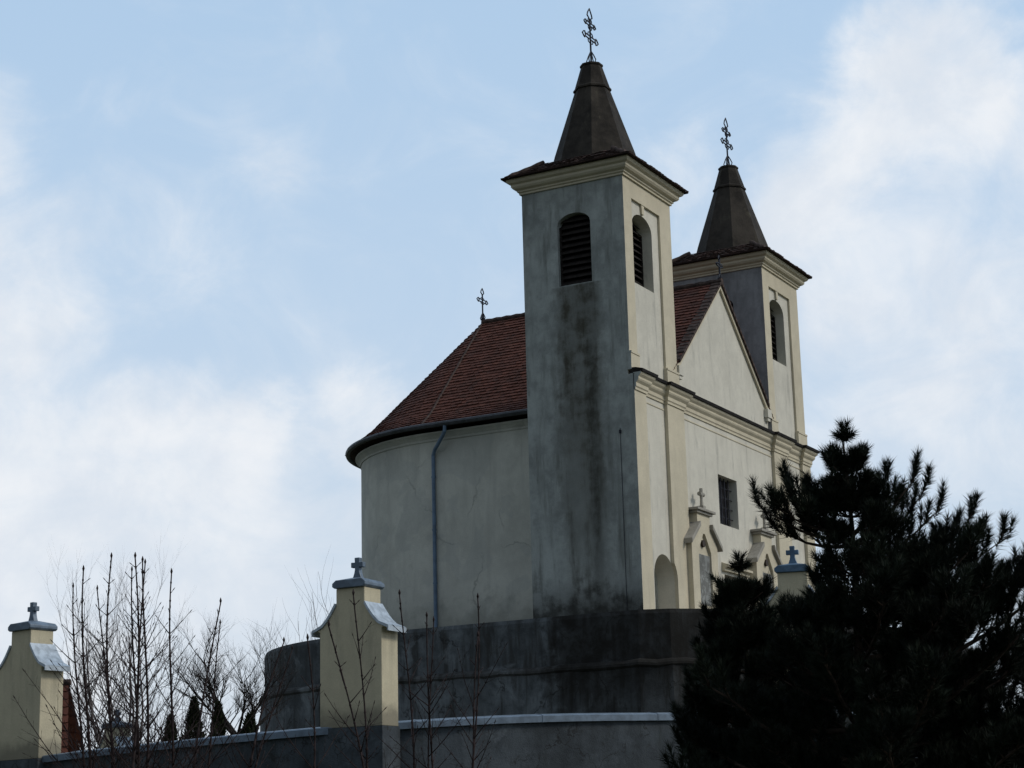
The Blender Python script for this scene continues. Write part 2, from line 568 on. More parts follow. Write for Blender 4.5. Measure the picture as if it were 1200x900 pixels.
def arch(x0, x1, z0, z1, rise, n=12):
    """outline of an opening with a segmental head: springs at z1, rises by rise"""
    pts = [(x0, z0), (x1, z0)]
    cx, hw = (x0 + x1) / 2, (x1 - x0) / 2
    for i in range(n + 1):
        a = pi * i / n
        pts.append((cx + hw * cos(a), z1 + rise * sin(a)))
    return pts


def cutter(poly, axis, a, b):
    q = MB(); q.prism(poly, axis, a, b)
    return q.build('cutter', 'white')


def set_mats_by(ob, names, fn):
    me = ob.data
    me.materials.clear()
    for q in names:
        me.materials.append(M[q])
    for p in me.polygons:
        p.material_index = fn(p.center, p.normal)


# ------------------------------------------------------------------ ground
def ground_z(r):
    def ss(a, b, x):
        t = min(1, max(0, (x - a) / (b - a)))
        return t * t * (3 - 2 * t)
    return -4.5 - 2.0 * ss(14, 24, r) - 0.75 * ss(22, 36, r)


g = MB()
RINGS = [0.01] + list(np.linspace(2, 60, 40)) + [75, 100, 150, 250, 450, 900, 1800, 3000]
NS = 72
for r in RINGS:
    for k in range(NS):
        a = 2 * pi * k / NS
        x, y = 6 + r * cos(a), 3 + r * sin(a)
        bump_z = 0.12 * sin(x * 0.55 + 1.3) * cos(y * 0.47) if 9 < r < 200 else 0
        g.v.append((x, y, ground_z(r) + bump_z))
for i in range(len(RINGS) - 1):
    for k in range(NS):
        k2 = (k + 1) % NS
        g.f.append((i * NS + k, i * NS + k2, (i + 1) * NS + k2, (i + 1) * NS + k)); g.mi.append(0)
tag(g.build('ground', 'grass', smooth=True), kind='structure')

# ------------------------------------------------------------------ church
church = thing('church', 'small twin-towered baroque church with red tiled roof on a walled terrace', 'church', (0, 0, 0))
W = 12.81                     # width of the front
TW, TD = 3.0, 3.02            # tower plan
ZC, ZT = 6.05, 11.38          # main cornice, top of the tower walls
ZB = -1.0                     # foot


# --- wrought iron crosses
def iron_cross(base, h, arms, wire, name, parent, scroll=True):
    """openwork cross: base point, height, list of (height fraction, half length)"""
    q = MB()
    x0, y0, z0 = base
    q.tube([(x0, y0, z0 - 0.06), (x0, y0, z0 + h * 0.80)], wire * 1.25, 6)
    gap = wire * 2.2

    def leaf(cx, cz, dx, dz, s):
        # trefoil-like lozenge end
        px, pz = -dz, dx
        pts = [(0, 0), (0.45, 0.75), (0.9, 0.55), (1.6, 0.0), (0.9, -0.55), (0.45, -0.75), (0, 0)]
        q.tube([(cx + (dx * a + px * b) * s, y0, cz + (dz * a + pz * b) * s) for a, b in pts], wire, 5)
    leaf(x0, z0 + h * 0.80, 0, 1, h * 0.125)
    for fz, hl in arms:
        zc = z0 + h * fz
        for s in (-1, 1):
            q.tube([(x0, y0, zc + gap), (x0 + s * hl * 0.72, y0, zc + gap)], wire, 5)
            q.tube([(x0, y0, zc - gap), (x0 + s * hl * 0.72, y0, zc - gap)], wire, 5)
            leaf(x0 + s * hl * 0.70, zc, s, 0, hl * 0.30)
            # scroll in each corner
            for sz in (-1, 1):
                q.tube([(x0 + s * 0.02, y0, zc + sz * h * 0.10), (x0 + s * hl * 0.30, y0, zc + sz * h * 0.085),
                        (x0 + s * hl * 0.36, y0, zc + sz * h * 0.045), (x0 + s * hl * 0.22, y0, zc + sz * h * 0.03)], wire * 0.8, 4)
    if scroll:
        for dx, dy in ((-1, 0), (1, 0), (0, -1), (0, 1)):
            q.tube([(x0 + dx * 0.06 * h, y0 + dy * 0.06 * h, z0), (x0 + dx * 0.085 * h, y0 + dy * 0.085 * h, z0 + 0.07 * h),
                    (x0 + dx * 0.05 * h, y0 + dy * 0.05 * h, z0 + 0.15 * h), (x0, y0, z0 + 0.24 * h)], wire * 0.85, 4)
        q.tube([(x0, y0, z0 - 0.02), (x0, y0, z0 + 0.05), (x0, y0, z0 + 0.1)], [wire * 2.5, wire * 3, wire], 8)
    return q.build(name, 'iron', parent)


def tile_field(q, P, nt, ns, rnd, lift=(0.022, 0.042)):
    """P(t, s) gives the bare roof surface, t along the eave 0..1, s from ridge 0 to eave 1"""
    for k in range(ns):
        off = 0.5 if k % 2 else 0.0
        for i in range(-1, nt):
            t0, t1 = max(0, (i + off) / nt), min(1, (i + 1 + off) / nt)
            if t1 - t0 < 1e-4:
                continue
            s0, s1 = k / ns, (k + 1) / ns
            a, b, c, d = P(t0, s0), P(t1, s0), P(t1, s1), P(t0, s1)
            nrm = (b - a + c - d).cross(d - a + c - b)
            if nrm.length < 1e-9:
                continue
            nrm.normalize()
            if nrm.z < 0:
                nrm = -nrm
            l0 = rnd.uniform(*lift)
            l1 = l0 + rnd.uniform(-0.004, 0.004)
            mid = (c + d) / 2
            dn = (mid - (a + b) / 2)
            dn.normalize()
            e = 0.018
            # rounded (beaver-tail) lower edge
            p0 = a + nrm * 0.003
            p1 = b + nrm * 0.003
            p2 = c + nrm * l1
            p3 = c + (d - c) * 0.3 + nrm * l1 + dn * e
            p4 = c + (d - c) * 0.7 + nrm * l0 + dn * e
            p5 = d + nrm * l0
            tt = rnd.random()
            q.add([p0, p1, p2, p3, p4, p5], [(0, 1, 2, 3, 4, 5)])
            q.tint.append(tt)
            q.add([p2, p3, p4, p5, c, c + (d - c) * 0.3 + dn * e, c + (d - c) * 0.7 + dn * e, d],
                  [(0, 4, 5, 1), (1, 5, 6, 2), (2, 6, 7, 3)])
            q.tint += [tt * 0.6] * 3


# --- the two towers
def make_tower(x0, near):
    x1 = x0 + TW
    cx, cy = x0 + TW / 2, TD / 2
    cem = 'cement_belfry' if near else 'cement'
    q = MB(); q.box(x0, x1, 0.07, TD, ZB, ZT)
    shaft = q.build('tower', cem, church)
    if near:
        tag(shaft, 'left tower nearest the viewer, grey cement side with a long dark streak')
    cuts = []
    fx0, fx1 = x0 + 0.62, x0 + 1.86
    cuts.append(cutter(arch(fx0, fx1, 8.60, 10.22, 0.38), 'y', -0.5, 0.52))
    for s in ((-1, 1) if near else (-1, 1)):
        xa, xb = (x0 - 0.5, x0 + 0.34) if s < 0 else (x1 - 0.34, x1 + 0.5)
        cuts.append(cutter(arch(0.99, 1.97, 8.63, 10.30, 0.30), 'x', xa, xb))
    if near:
        cuts.append(cutter(arch(0.95, 2.2, -2.0, 0.88, 0.62, 16), 'y', -0.9, 0.55))
    else:
        cuts.append(cutter(arch(W - 2.2, W - 0.95, -2.0, 0.88, 0.62, 16), 'y', -0.9, 0.55))
    carve(shaft, cuts)
    set_mats_by(shaft, [cem, 'white'], lambda c, n: 1 if (c.y < 0.56 and c.x > x0 + 0.01 and c.x < x1 - 0.01) else 0)

    def two_tone(ob, mat):
        set_mats_by(ob, [mat, cem], lambda c, n: 1 if (c.x < x0 + 0.005 and n.x < -0.5) else 0)

    # raised surround of the belfry front: strips left and right, lintel band above
    outer = (x0, x0 + 0.55) if near else (x0, x0 + 0.72)
    q = MB()
    pl, pr = x0 + 0.50, x1 - 0.72
    q.prism([(x0, ZC + 0.05), (pl, ZC + 0.05), (pl, 10.88), (pr, 10.88), (pr, ZC + 0.05), (x1, ZC + 0.05), (x1, ZT), (x0, ZT)], 'y', 0.0, 0.068)
    two_tone(q.build('belfry_surround', 'cream', shaft), 'cream')
    for a, b in ((x0 - 0.002, pl + 0.03), (pr - 0.03, x1 + 0.012)):
        q = MB()
        q.box(a, b, -0.045, 0.066, ZC + 0.06, ZC + 0.50)
        q.box(a, b, -0.062, 0.064, ZC + 0.495, ZC + 0.55)
        two_tone(q.build('pedestal', 'cream', shaft), 'cream')
    # keystone above the front opening
    q = MB(); kx = (fx0 + fx1) / 2
    q.prism([(kx - 0.055, 10.62), (kx + 0.055, 10.62), (kx + 0.085, 10.878), (kx - 0.085, 10.878)], 'y', 0.012, 0.069)
    q.build('keystone', 'cream', shaft)

    # louvres
    def louvre(axis, u0, u1, z0, z1, rise, depth, sgn):
        q = MB()
        def P(u, h, z):
            return (h, u, z) if axis == 'x' else (u, h, z)
        n = 11
        zt = z1 + rise
        for i in range(n):
            z = z0 + 0.04 + (zt - z0 - 0.06) * i / n
            # narrow the slats under the arch head
            c, hw = (u0 + u1) / 2, (u1 - u0) / 2
            if z > z1:
                hw = hw * math.sqrt(max(0, 1 - ((z - z1) / rise) ** 2))
            a, b = c - hw, c + hw
            jit = random.uniform(-0.008, 0.008)
            h0, h1 = depth, depth + sgn * 0.10
            vs = [P(a, h0, z + jit), P(b, h0, z - jit), P(b, h1, z + 0.11), P(a, h1, z + 0.11),
                  P(a, h0, z + 0.022 + jit), P(b, h0, z + 0.022 - jit), P(b, h1, z + 0.132), P(a, h1, z + 0.132)]
            q.add(vs, [(0, 3, 2, 1), (4, 5, 6, 7), (0, 1, 5, 4), (1, 2, 6, 5), (2, 3, 7, 6), (3, 0, 4, 7)])
        for u in (u0 + 0.025, u1 - 0.025):
            pts = [P(u - 0.025, depth - sgn * 0.004, z0), P(u + 0.025, depth - sgn * 0.004, z0), P(u + 0.025, depth - sgn * 0.004, z1), P(u - 0.025, depth - sgn * 0.004, z1)]
            pts += [P(u - 0.025, depth + sgn * 0.1, z0), P(u + 0.025, depth + sgn * 0.1, z0), P(u + 0.025, depth + sgn * 0.1, z1), P(u - 0.025, depth + sgn * 0.1, z1)]
            q.add(pts, [(0, 1, 2, 3), (4, 7, 6, 5), (0, 4, 5, 1), (1, 5, 6, 2), (2, 6, 7, 3), (3, 7, 4, 0)])
        bk = arch(u0, u1, z0, z1, rise)
        q.add([P(u, depth + sgn * 0.125, z) for u, z in bk], [tuple(range(len(bk)))], 1)
        return q.build('louvre', ['louvre', 'void'], shaft, fixn=False)
    louvre('y', fx0, fx1, 8.60, 10.22, 0.38, 0.36, 1)
    louvre('x', 0.99, 1.97, 8.63, 10.30, 0.30, x0 + 0.12, 1)
    louvre('x', 0.99, 1.97, 8.63, 10.30, 0.30, x1 - 0.12, -1)

    # crowning cornice
    q = MB()
    prof = [(0.0, ZT - 0.002), (0.05, ZT), (0.05, ZT + 0.05), (0.09, ZT + 0.07), (0.09, ZT + 0.11), (0.17, ZT + 0.15), (0.21, ZT + 0.20),
            (0.21, ZT + 0.26), (0.28, ZT + 0.30), (0.31, ZT + 0.35), (0.31, ZT + 0.40), (-0.3, ZT + 0.40), (-0.3, ZT - 0.002)]
    q.sweep([(x0, 0.0), (x1, 0.0), (x1, TD), (x0, TD)], prof, closed=True)
    q.build('crown_cornice', 'cream', shaft)

    # tiled skirt
    q = MB()
    ov = 0.41
    ze, zs = ZT + 0.41, 12.34
    corners = [(-1, -1), (1, -1), (1, 1), (-1, 1)]
    rnd = random.Random(3 if near else 4)
    hw_e, hd_e = TW / 2 + ov, TD / 2 + ov
    hs = 1.04
    for i in range(4):
        a, b = corners[i], corners[(i + 1) % 4]

        def P(t, s, a=a, b=b):
            s2 = s
            hx = hs + (hw_e - hs) * s2
            hy = hs + (hd_e - hs) * s2
            ua, ub = Vector((a[0] * hx, a[1] * hy)), Vector((b[0] * hx, b[1] * hy))
            p = ua.lerp(ub, t)
            z = zs + (ze - zs) * (1 - (1 - s) ** 1.25)
            return Vector((cx + p.x, cy + p.y, z))
        tile_field(q, P, 21, 7, rnd, (0.02, 0.05))
    # boarding under the tiles
    for i in range(4):
        a, b = corners[i], corners[(i + 1) % 4]
        n8 = 8
        vs = []
        for k in range(n8):
            s2 = k / (n8 - 1)
            z = zs + (ze - zs) * (1 - (1 - s2) ** 1.25) - 0.015
            for c_ in (a, b):
                vs.append((cx + c_[0] * (hs + (hw_e - hs) * s2), cy + c_[1] * (hs + (hd_e - hs) * s2), z))
        q.add(vs, [(2 * k, 2 * k + 1, 2 * k + 3, 2 * k + 2) for k in range(n8 - 1)])
        q.tint += [0.0] * (n8 - 1)
    # closed underside
    q.add([(cx + a * hw_e, cy + b * hd_e, ze - 0.005) for a, b in corners] , [(0, 3, 2, 1)])
    q.tint.append(0.1)
    q.add([(cx + a * hw_e, cy + b * hd_e, z) for z in (ze - 0.004, ze + 0.03) for a, b in corners],
          [(0, 1, 5, 4), (1, 2, 6, 5), (2, 3, 7, 6), (3, 0, 4, 7)])
    q.tint += [0.1] * 4
    skirt = q.build('skirt_roof', 'tile_dark', shaft, fixn=False)
    for a, b in corners:
        q = MB()
        pts = [(cx + a * (hs + (hw_e - hs) * s), cy + b * (hs + (hd_e - hs) * s), zs + (ze - zs) * (1 - (1 - s) ** 1.25) + 0.035) for s in np.linspace(0, 1.02, 8)]
        q.tube(pts, [0.06 + 0.012 * (i % 2) for i in range(8)], 8)
        q.build('hip_tile', 'ridge', skirt)

    # octagonal spire with a lead cap
    def ringpts(r, z):
        return [(cx + r * cos(pi / 8 + k * pi / 4), cy + r * sin(pi / 8 + k * pi / 4), z) for k in range(8)]
    q = MB()
    levels = [(1.27, 12.15), (1.19, 12.40), (1.11, 12.70)] + [(1.11 + (0.475 - 1.11) * s, 12.70 + (14.62 - 12.70) * s) for s in np.linspace(0.15, 1, 7)]
    o = 0
    for r, z in levels:
        q.v += ringpts(r, z)
    for i in range(len(levels) - 1):
        for k in range(8):
            k2 = (k + 1) % 8
            q.f.append((i * 8 + k, i * 8 + k2, (i + 1) * 8 + k2, (i + 1) * 8 + k)); q.mi.append(0)
    q.f.append(tuple(range((len(levels) - 1) * 8, len(levels) * 8))); q.mi.append(0)
    spire = q.build('spire', 'spire', shaft)
    q = MB()
    lv = [(0.44, 14.555), (0.535, 14.56), (0.535, 14.61), (0.49, 14.66), (0.30, 15.28), (0.325, 15.29), (0.325, 15.34), (0.24, 15.38)]
    for r, z in lv:
        q.v += ringpts(r, z)
    for i in range(len(lv) - 1):
        for k in range(8):
            k2 = (k + 1) % 8
            q.f.append((i * 8 + k, i * 8 + k2, (i + 1) * 8 + k2, (i + 1) * 8 + k)); q.mi.append(0)
    q.f.append(tuple(range((len(lv) - 1) * 8, len(lv) * 8))); q.mi.append(0)
    q.build('spire_cap', 'spire', shaft)
    iron_cross((cx, cy, 15.38), 1.68, [(0.47, 0.42), (0.715, 0.31)], 0.021, 'iron_cross', shaft)
    return shaft


t_near = make_tower(0.0, True)
t_far = make_tower(W - TW, False)
tag(t_far, 'right tower behind the gable, its grey side in shade')
# lightning conductor and old flashing down the near tower's corner
q = MB()
q.tube([(-0.015, 0.34, 4.6), (-0.015, 0.34, -0.6)], 0.007, 5)
q.tube([(-0.02, 0.34, 4.55), (-0.02, 0.34, 4.46)], 0.03, 6)
q.build('lightning_conductor', 'iron', t_near)

# --- front: wall slab under the main cornice, pilasters, cornice
q = MB(); q.box(0, W, 0.0, 0.069, ZB, 5.98)
facade = q.build('facade', 'white', church)
win = (5.48, 6.84, 2.82, 4.22)
dr = (5.60, 7.05, -1.5, 1.42)
carve(facade, [cutter(arch(0.95, 2.2, -2, 0.88, 0.62, 16), 'y', -0.9, 0.55), cutter(arch(W - 2.2, W - 0.95, -2, 0.88, 0.62, 16), 'y', -0.9, 0.55),
               cutter([(win[0], win[2]), (win[1], win[2]), (win[1], win[3]), (win[0], win[3])], 'y', -0.5, 0.5),
               cutter([(dr[0], dr[2]), (dr[1], dr[2]), (dr[1], dr[3]), (dr[0], dr[3])], 'y', -0.5, 0.5)])
set_mats_by(facade, ['white', 'cement_belfry'], lambda c, n: 1 if c.x < 0.003 else 0)
PIL = [(0.0, 0.70, 0.10), (2.02, 3.10, 0.10)]
PIL += [(W - b, W - a, d) for a, b, d in PIL]
for a, b, d in PIL:
    q = MB(); q.box(a + (0.001 if a > 0 else 0), b, -d, -0.002, ZB, 5.99)
    ob = q.build('pilaster', 'cream', facade)
    if 1 < a < 3 or 9 < a < 11:
        cc = arch(0.95, 2.2, -2, 0.88, 0.62, 16) if a < 5 else arch(W - 2.2, W - 0.95, -2, 0.88, 0.62, 16)
        carve(ob, [cutter(cc, 'y', -0.9, 0.55)])
    set_mats_by(ob, ['cream', 'cement_belfry'], lambda c, n: 1 if c.x < 0.003 else 0)
path = [(0.0, -0.10), (0.70, -0.10), (0.70, 0.0), (2.02, 0.0), (2.02, -0.10), (3.10, -0.10), (3.10, 0.0),
        (W - 3.10, 0.0), (W - 3.10, -0.10), (W - 2.02, -0.10), (W - 2.02, 0.0), (W - 0.70, 0.0), (W - 0.70, -0.10), (W, -0.10), (W, TD)]
prof = [(-0.02, 5.56), (0.03, 5.56), (0.03, 5.62), (0.055, 5.65), (0.055, 5.74), (0.11, 5.80), (0.13, 5.84), (0.13, 5.89), (0.18, 5.94), (0.20, 5.97), (0.20, 6.01), (-0.02, 6.01)]
q = MB(); q.sweep(path, prof)
ob = q.build('main_cornice', 'cream', facade)
set_mats_by(ob, ['cream', 'cement_belfry'], lambda c, n: 1 if c.x < 0.003 else 0)
q = MB(); q.sweep(path, [(-0.095, 6.012), (0.245, 6.012), (0.26, 6.085), (0.05, 6.14), (-0.095, 6.145)])
q.build('cornice_cap', 'mould_top', facade)
# plain frieze lines under the cornice
for a, b in ((0.70, 2.02), (3.1, W - 3.1), (W - 2.02, W - 0.7)):
    q = MB(); q.sweep([(a, 0), (b, 0)], [(-0.004, 5.38), (0.016, 5.38), (0.016, 5.41), (-0.004, 5.41)])
    q.build('frieze_moulding', 'cream', facade)

# --- gable between the towers
GX, GZ = 6.405, 10.05
SL = 0.93
gx0, gx1 = TW + 0.002, W - TW - 0.002
def slope_z(x):
    return GZ - SL * abs(x - GX)
q = MB()
q.prism([(gx0, ZB), (gx1, ZB), (gx1, slope_z(gx1) - 0.06), (GX, GZ - 0.06), (gx0, slope_z(gx0) - 0.06)], 'y', 0.072, 0.46)
gable = q.build('gable_wall', 'white', church)
carve(gable, [cutter([(win[0], win[2]), (win[1], win[2]), (win[1], win[3]), (win[0], win[3])], 'y', -0.5, 0.44),
              cutter([(dr[0], dr[2]), (dr[1], dr[2]), (dr[1], dr[3]), (dr[0], dr[3])], 'y', -0.5, 0.40)])
for s in (-1, 1):
    q = MB()
    xe = gx0 + 0.01 if s < 0 else gx1 - 0.01
    a, b = (xe, slope_z(xe)), (GX - 0.0005 * -s, GZ)
    q.prism([(a[0], a[1] - 0.22), (a[0], a[1] - 0.062), (b[0], b[1] - 0.062), (b[0], b[1] - 0.22)], 'y', 0.0, 0.071)
    q.build('raking_moulding', 'cream', gable)
for s in (-1, 1):
    q = MB()
    xe = gx0 + 0.16 if s < 0 else gx1 - 0.16
    q.box(xe - 0.15, xe + 0.15, -0.06, 0.07, slope_z(xe) - 0.46, slope_z(xe) - 0.20)
    q.box(xe - 0.10, xe + 0.10, -0.03, 0.068, slope_z(xe) - 0.56, slope_z(xe) - 0.455)
    q.build('kneeler', 'white', gable)
# window and door in the front
q = MB(); q.box(win[0] + 0.002, win[1] - 0.002, 0.30, 0.33, win[2] + 0.002, win[3] - 0.002)
wn = q.build('window', 'glass', facade)
q = MB()
for i in range(1, 5):
    x = win[0] + (win[1] - win[0]) * i / 5
    q.tube([(x, 0.16, win[2] - 0.02), (x, 0.16, win[3] + 0.02)], 0.018, 6)
for i in range(1, 5):
    z = win[2] + (win[3] - win[2]) * i / 5
    q.tube([(win[0] - 0.02, 0.178, z), (win[1] + 0.02, 0.178, z)], 0.015, 6)
q.build('grille', 'grille', wn)
q = MB()
for i in range(2):
    xa = dr[0] + i * (dr[1] - dr[0]) / 2
    xb = xa + (dr[1] - dr[0]) / 2
    q.box(xa + 0.004, xb - 0.004, 0.30, 0.35, ZB, dr[3] - 0.002)
    for z0, z1 in ((-0.7, 0.1), (0.25, 1.2)):
        q.box(xa + 0.12, xb - 0.12, 0.275, 0.302, z0, z1)
dob = q.build('door', 'door', facade)
q = MB()
q.sweep([(dr[0] - 0.18, 0.0), (dr[1] + 0.18, 0.0)], [(-0.002, 1.50), (0.10, 1.50), (0.10, 1.56), (0.20, 1.60), (0.20, 1.66), (-0.002, 1.74)])
q.build('door_hood', 'cream', facade)

# --- nave with round end
NX, RW, YC = GX, 4.25, 7.4
RE, YR = 4.60, 7.95           # eave radius, ridge end
def nave_path(r, y0=0.5, n=40):
    p = [(NX + r, y0), (NX + r, YC)] if False else []
    p = [(NX - r, y0), (NX - r, y0 + 2), (NX - r, YC)]
    for i in range(1, n):
        a = pi - pi * i / n
        p.append((NX + r * cos(a), YC + r * sin(a)))
    p += [(NX + r, YC), (NX + r, y0 + 2), (NX + r, y0)]
    return p
q = MB()
pp = nave_path(RW)
q.prism(pp, 'z', ZB, 5.72)
nave = q.build('nave_wall', 'nave', church)
for p in nave.data.polygons:
    p.use_smooth = abs(p.normal.z) < 0.5
nave.data.set_sharp_from_angle(angle=radians(30))
q = MB()
q.sweep(pp[::-1], [(-0.02, 5.47), (0.03, 5.47), (0.04, 5.53), (0.10, 5.60), (0.17, 5.66), (0.17, 5.70), (-0.02, 5.70)])
q.build('eaves_cornice', 'nave', nave)

ZR, ZE = 10.03, 5.80
def hslope(s):
    """drop below the ridge as a fraction of run, with a bell-cast eave"""
    run = RE * s
    if run < 4.0:
        return SL * run
    return SL * 4.0 + 0.70 * (run - 4.0)
Z_EAVE = ZR - hslope(1)

rnd = random.Random(11)
roofm = MB()
for sgn in (-1, 1):
    def P(t, s, sgn=sgn):
        y = -0.02 + t * ((YC + (YR - YC) * (1 - s)) + 0.02)
        return Vector((NX + sgn * RE * s, y, ZR - hslope(s)))
    tile_field(roofm, P, 42, 36, rnd)
def Pc(t, s):
    a = pi - pi * t
    ex, ey = NX + RE * cos(a), YC + RE * sin(a)
    return Vector((NX + (ex - NX) * s, YR + (ey - YR) * s, ZR - hslope(s)))
for k0 in range(4):
    s_a, s_b = k0 / 4, (k0 + 1) / 4
    nt = [18, 40, 62, 80][k0]
    tile_field(roofm, lambda t, s, a=s_a, b=s_b: Pc(t, a + (b - a) * s), nt, 9, rnd)
# boarding under the tiles
nS, nT = 24, 48
grid = []
for i in range(nS + 1):
    sv = i / nS
    row = [(NX - RE * sv, 0.0, ZR - hslope(sv) - 0.012)]
    for k in range(nT + 1):
        p = Pc(k / nT, sv)
        row.append((p.x, p.y, p.z - 0.012))
    row.append((NX + RE * sv, 0.0, ZR - hslope(sv) - 0.012))
    grid.append(row)
nc = nT + 3
roofm.add([p for row in grid for p in row], [(i * nc + k, i * nc + k + 1, (i + 1) * nc + k + 1, (i + 1) * nc + k) for i in range(nS) for k in range(nc - 1)])
roofm.tint += [0.0] * (nS * (nc - 1))
roof = roofm.build('nave_roof', 'tile', church, fixn=False)
# roof underside slab so that the roof is solid
q = MB()
top = [(NX - RE + 0.02, 0.48), (NX - RE + 0.02, YC)] + [(NX + (RE - 0.02) * cos(pi - pi * i / 40), YC + (RE - 0.02) * sin(pi - pi * i / 40)) for i in range(1, 40)] + [(NX + RE - 0.02, YC), (NX + RE - 0.02, 0.48)]
q.prism(top, 'z', Z_EAVE - 0.05, Z_EAVE - 0.012)
q.build('soffit', 'ridge', roof)
# ridge, hips and verge tiles
q = MB()
npt = 24
pts, rad = [], []
for i in range(npt * 2):
    y = -0.06 + (YR + 0.08) * i / (npt * 2 - 1)
    pts.append((NX, y, ZR + 0.015)); rad.append(0.085 if i % 2 else 0.105)
q.tube(pts, rad, 8)
ridge = q.build('ridge_tile', 'ridge', roof)
for sgn in (-1, 1):
    q = MB()
    pts, rad = [], []
    for i in range(40):
        s = 1.0 * i / 39
        p = Pc(0 if sgn < 0 else 1, s)
        pts.append((p.x, p.y, p.z + 0.022)); rad.append(0.034 if i % 2 else 0.042)
    q.tube(pts, rad, 7)
    q.build('hip_tile', 'ridge', roof)
q = MB()
for sgn in (-1, 1):
    for k in range(22):
        s0, s1 = 0.71 * k / 22, 0.71 * (k + 1.18) / 22
        a = Vector((NX + sgn * RE * s0, 0, ZR - hslope(s0)))
        b = Vector((NX + sgn * RE * s1, 0, ZR - hslope(s1)))
        l = random.uniform(0.02, 0.045)
        q.prism([(a.x, a.z - 0.05), (b.x, b.z - 0.05), (b.x, b.z + l + 0.03), (a.x, a.z + l)], 'y', -0.055, 0.22 + random.uniform(-0.02, 0.02))
q.build('verge_tile', 'ridge', roof)
iron_cross((NX, YR, ZR + 0.10), 1.02, [(0.60, 0.29)], 0.019, 'iron_cross', roof)
iron_cross((NX, 0.0, ZR + 0.08), 0.72, [(0.60, 0.20)], 0.022, 'iron_cross', roof)
# gutter and downpipe
q = MB()
gp = nave_path(RE + 0.05, 0.5, 56)
gz = Z_EAVE - 0.045
q.tube([(x, y, gz) for x, y in gp], 0.075, 8)
for i in range(4, len(gp) - 3, 4):
    x, y = gp[i]
    q.tube([(x, y, gz - 0.01), (x, y, gz + 0.01)], 0.088, 8)
gut = q.build('gutter', 'gutter', roof)
q = MB()
xw = NX - RW - 0.075
dp = [(NX - RE - 0.03, 6.62, gz - 0.06), (NX - RE - 0.02, 6.64, gz - 0.22), (NX - RE + 0.04, 6.75, gz - 0.34), (xw - 0.05, 7.12, gz - 0.66), (xw, 7.2, gz - 0.80), (xw, 7.2, gz - 1.0), (xw, 7.2, ZB)]
q.tube(dp, 0.055, 10)
for z in (4.4, 2.9, 1.4, 0.1):
    q.tube([(xw, 7.2, z), (xw, 7.2, z + 0.05)], 0.066, 10)
q.build('downpipe', 'pipe', nave, smooth=False)


# ------------------------------------------------------------------ shrines against the church front
def facade_shrine(xc, label):
    t = thing('wall_shrine', label, 'shrine', (xc, 0.0, ZB), 0, 'shrines against the church front')
    H = lambda z: z - ZB
    q = MB()
    poly = [(-0.86, 0), (0.86, 0), (0.86, H(2.02)), (0.42, H(2.42)), (0.42, H(2.80)), (-0.42, H(2.80)), (-0.42, H(2.42)), (-0.86, H(2.02))]
    q.prism(poly, 'y', -0.25, -0.005)
    body = q.build('body', 'cream', t)
    niche = [(-0.42, H(0.35)), (0.42, H(0.35)), (0.42, H(1.80)), (0.06, H(2.28)), (-0.06, H(2.28)), (-0.42, H(1.80))]
    ct = cutter(niche, 'y', -0.6, -0.17)
    ct.location = (xc, 0, ZB)
    carve(body, [ct])
    q = MB()
    q.box(-0.60, 0.60, -0.37, 0.0 - 0.004, H(2.80) + 0.07, H(2.80) + 0.14)
    q.box(-0.51, 0.51, -0.31, -0.006, H(2.80), H(2.80) + 0.069)
    q.build('cap', 'stone', t, bevel=0.012)
    for s in (-1, 1):
        q = MB()
        a, b = (s * 0.40, H(2.46)), (s * 1.03, H(1.93))
        q.prism([(a[0], a[1] - 0.02), (b[0], b[1] - 0.02), (b[0], b[1] + 0.12), (a[0], a[1] + 0.12)], 'y', -0.35, -0.008)
        q.build('shoulder_coping', 'stone', t, bevel=0.012)
    q = MB(); q.box(-0.40, 0.40, -0.205, -0.169, H(0.37), H(1.72))
    q.build('relief_panel', 'relief', t, bevel=0.01)
    q = MB()
    q.tube([(0, -0.235, H(2.02)), (0, -0.14, H(2.02))], 0.10, 12)
    q.build('medallion', 'door', t)
    q = MB()
    zc = H(2.94)
    q.box(-0.09, 0.09, -0.30, -0.14, zc, zc + 0.10)
    q.tube([(0, -0.22, zc + 0.1), (0, -0.22, zc + 0.28), (0, -0.22, zc + 0.44), (0, -0.22, zc + 0.58)], [0.055, 0.04, 0.055, 0.05], 8)
    q.tube([(-0.14, -0.22, zc + 0.42), (0, -0.22, zc + 0.42), (0.14, -0.22, zc + 0.42)], [0.06, 0.045, 0.06], 8)
    q.build('cross', 'stone', t)
    return t


facade_shrine(3.72, 'cream wall shrine with relief panel left of the barred window on the church front')
facade_shrine(8.27, 'cream wall shrine right of the barred window, half hidden by the pine')

# ------------------------------------------------------------------ terrace wall around the church
TC, TR = (6.2, 7.0), 7.3
tp = [(18.5, -3.6), (13, -4.3), (8, -4.25), (4, -3.55), (0.0, -1.95), (-0.75, -1.15), (-1.05, -0.45), (-1.1, 0.6), (-1.1, 2.5), (-1.1, 4.6)]
for i in range(0, 41):
    a = pi - pi * 1.0 * i / 40
    tp.append((TC[0] + TR * cos(a), TC[1] + TR * sin(a)))
tp += [(18.5, 7.0)]
tp = tp[::-1]       # travel so that 'out' points away from the church
area = sum(tp[i][0] * tp[(i + 1) % len(tp)][1] - tp[(i + 1) % len(tp)][0] * tp[i][1] for i in range(len(tp)))
if area < 0:
    tp = tp[::-1]
terr = thing('terrace_wall', 'tall weathered grey retaining wall curving round the foot of the church', 'retaining wall')
q = MB()
q.sweep(tp, [(-0.35, -5.6), (0.16, -5.6), (0.10, -1.56), (-0.02, -1.555), (0.0, -0.30), (-0.03, -0.20), (-0.35, -0.195)], closed=True)
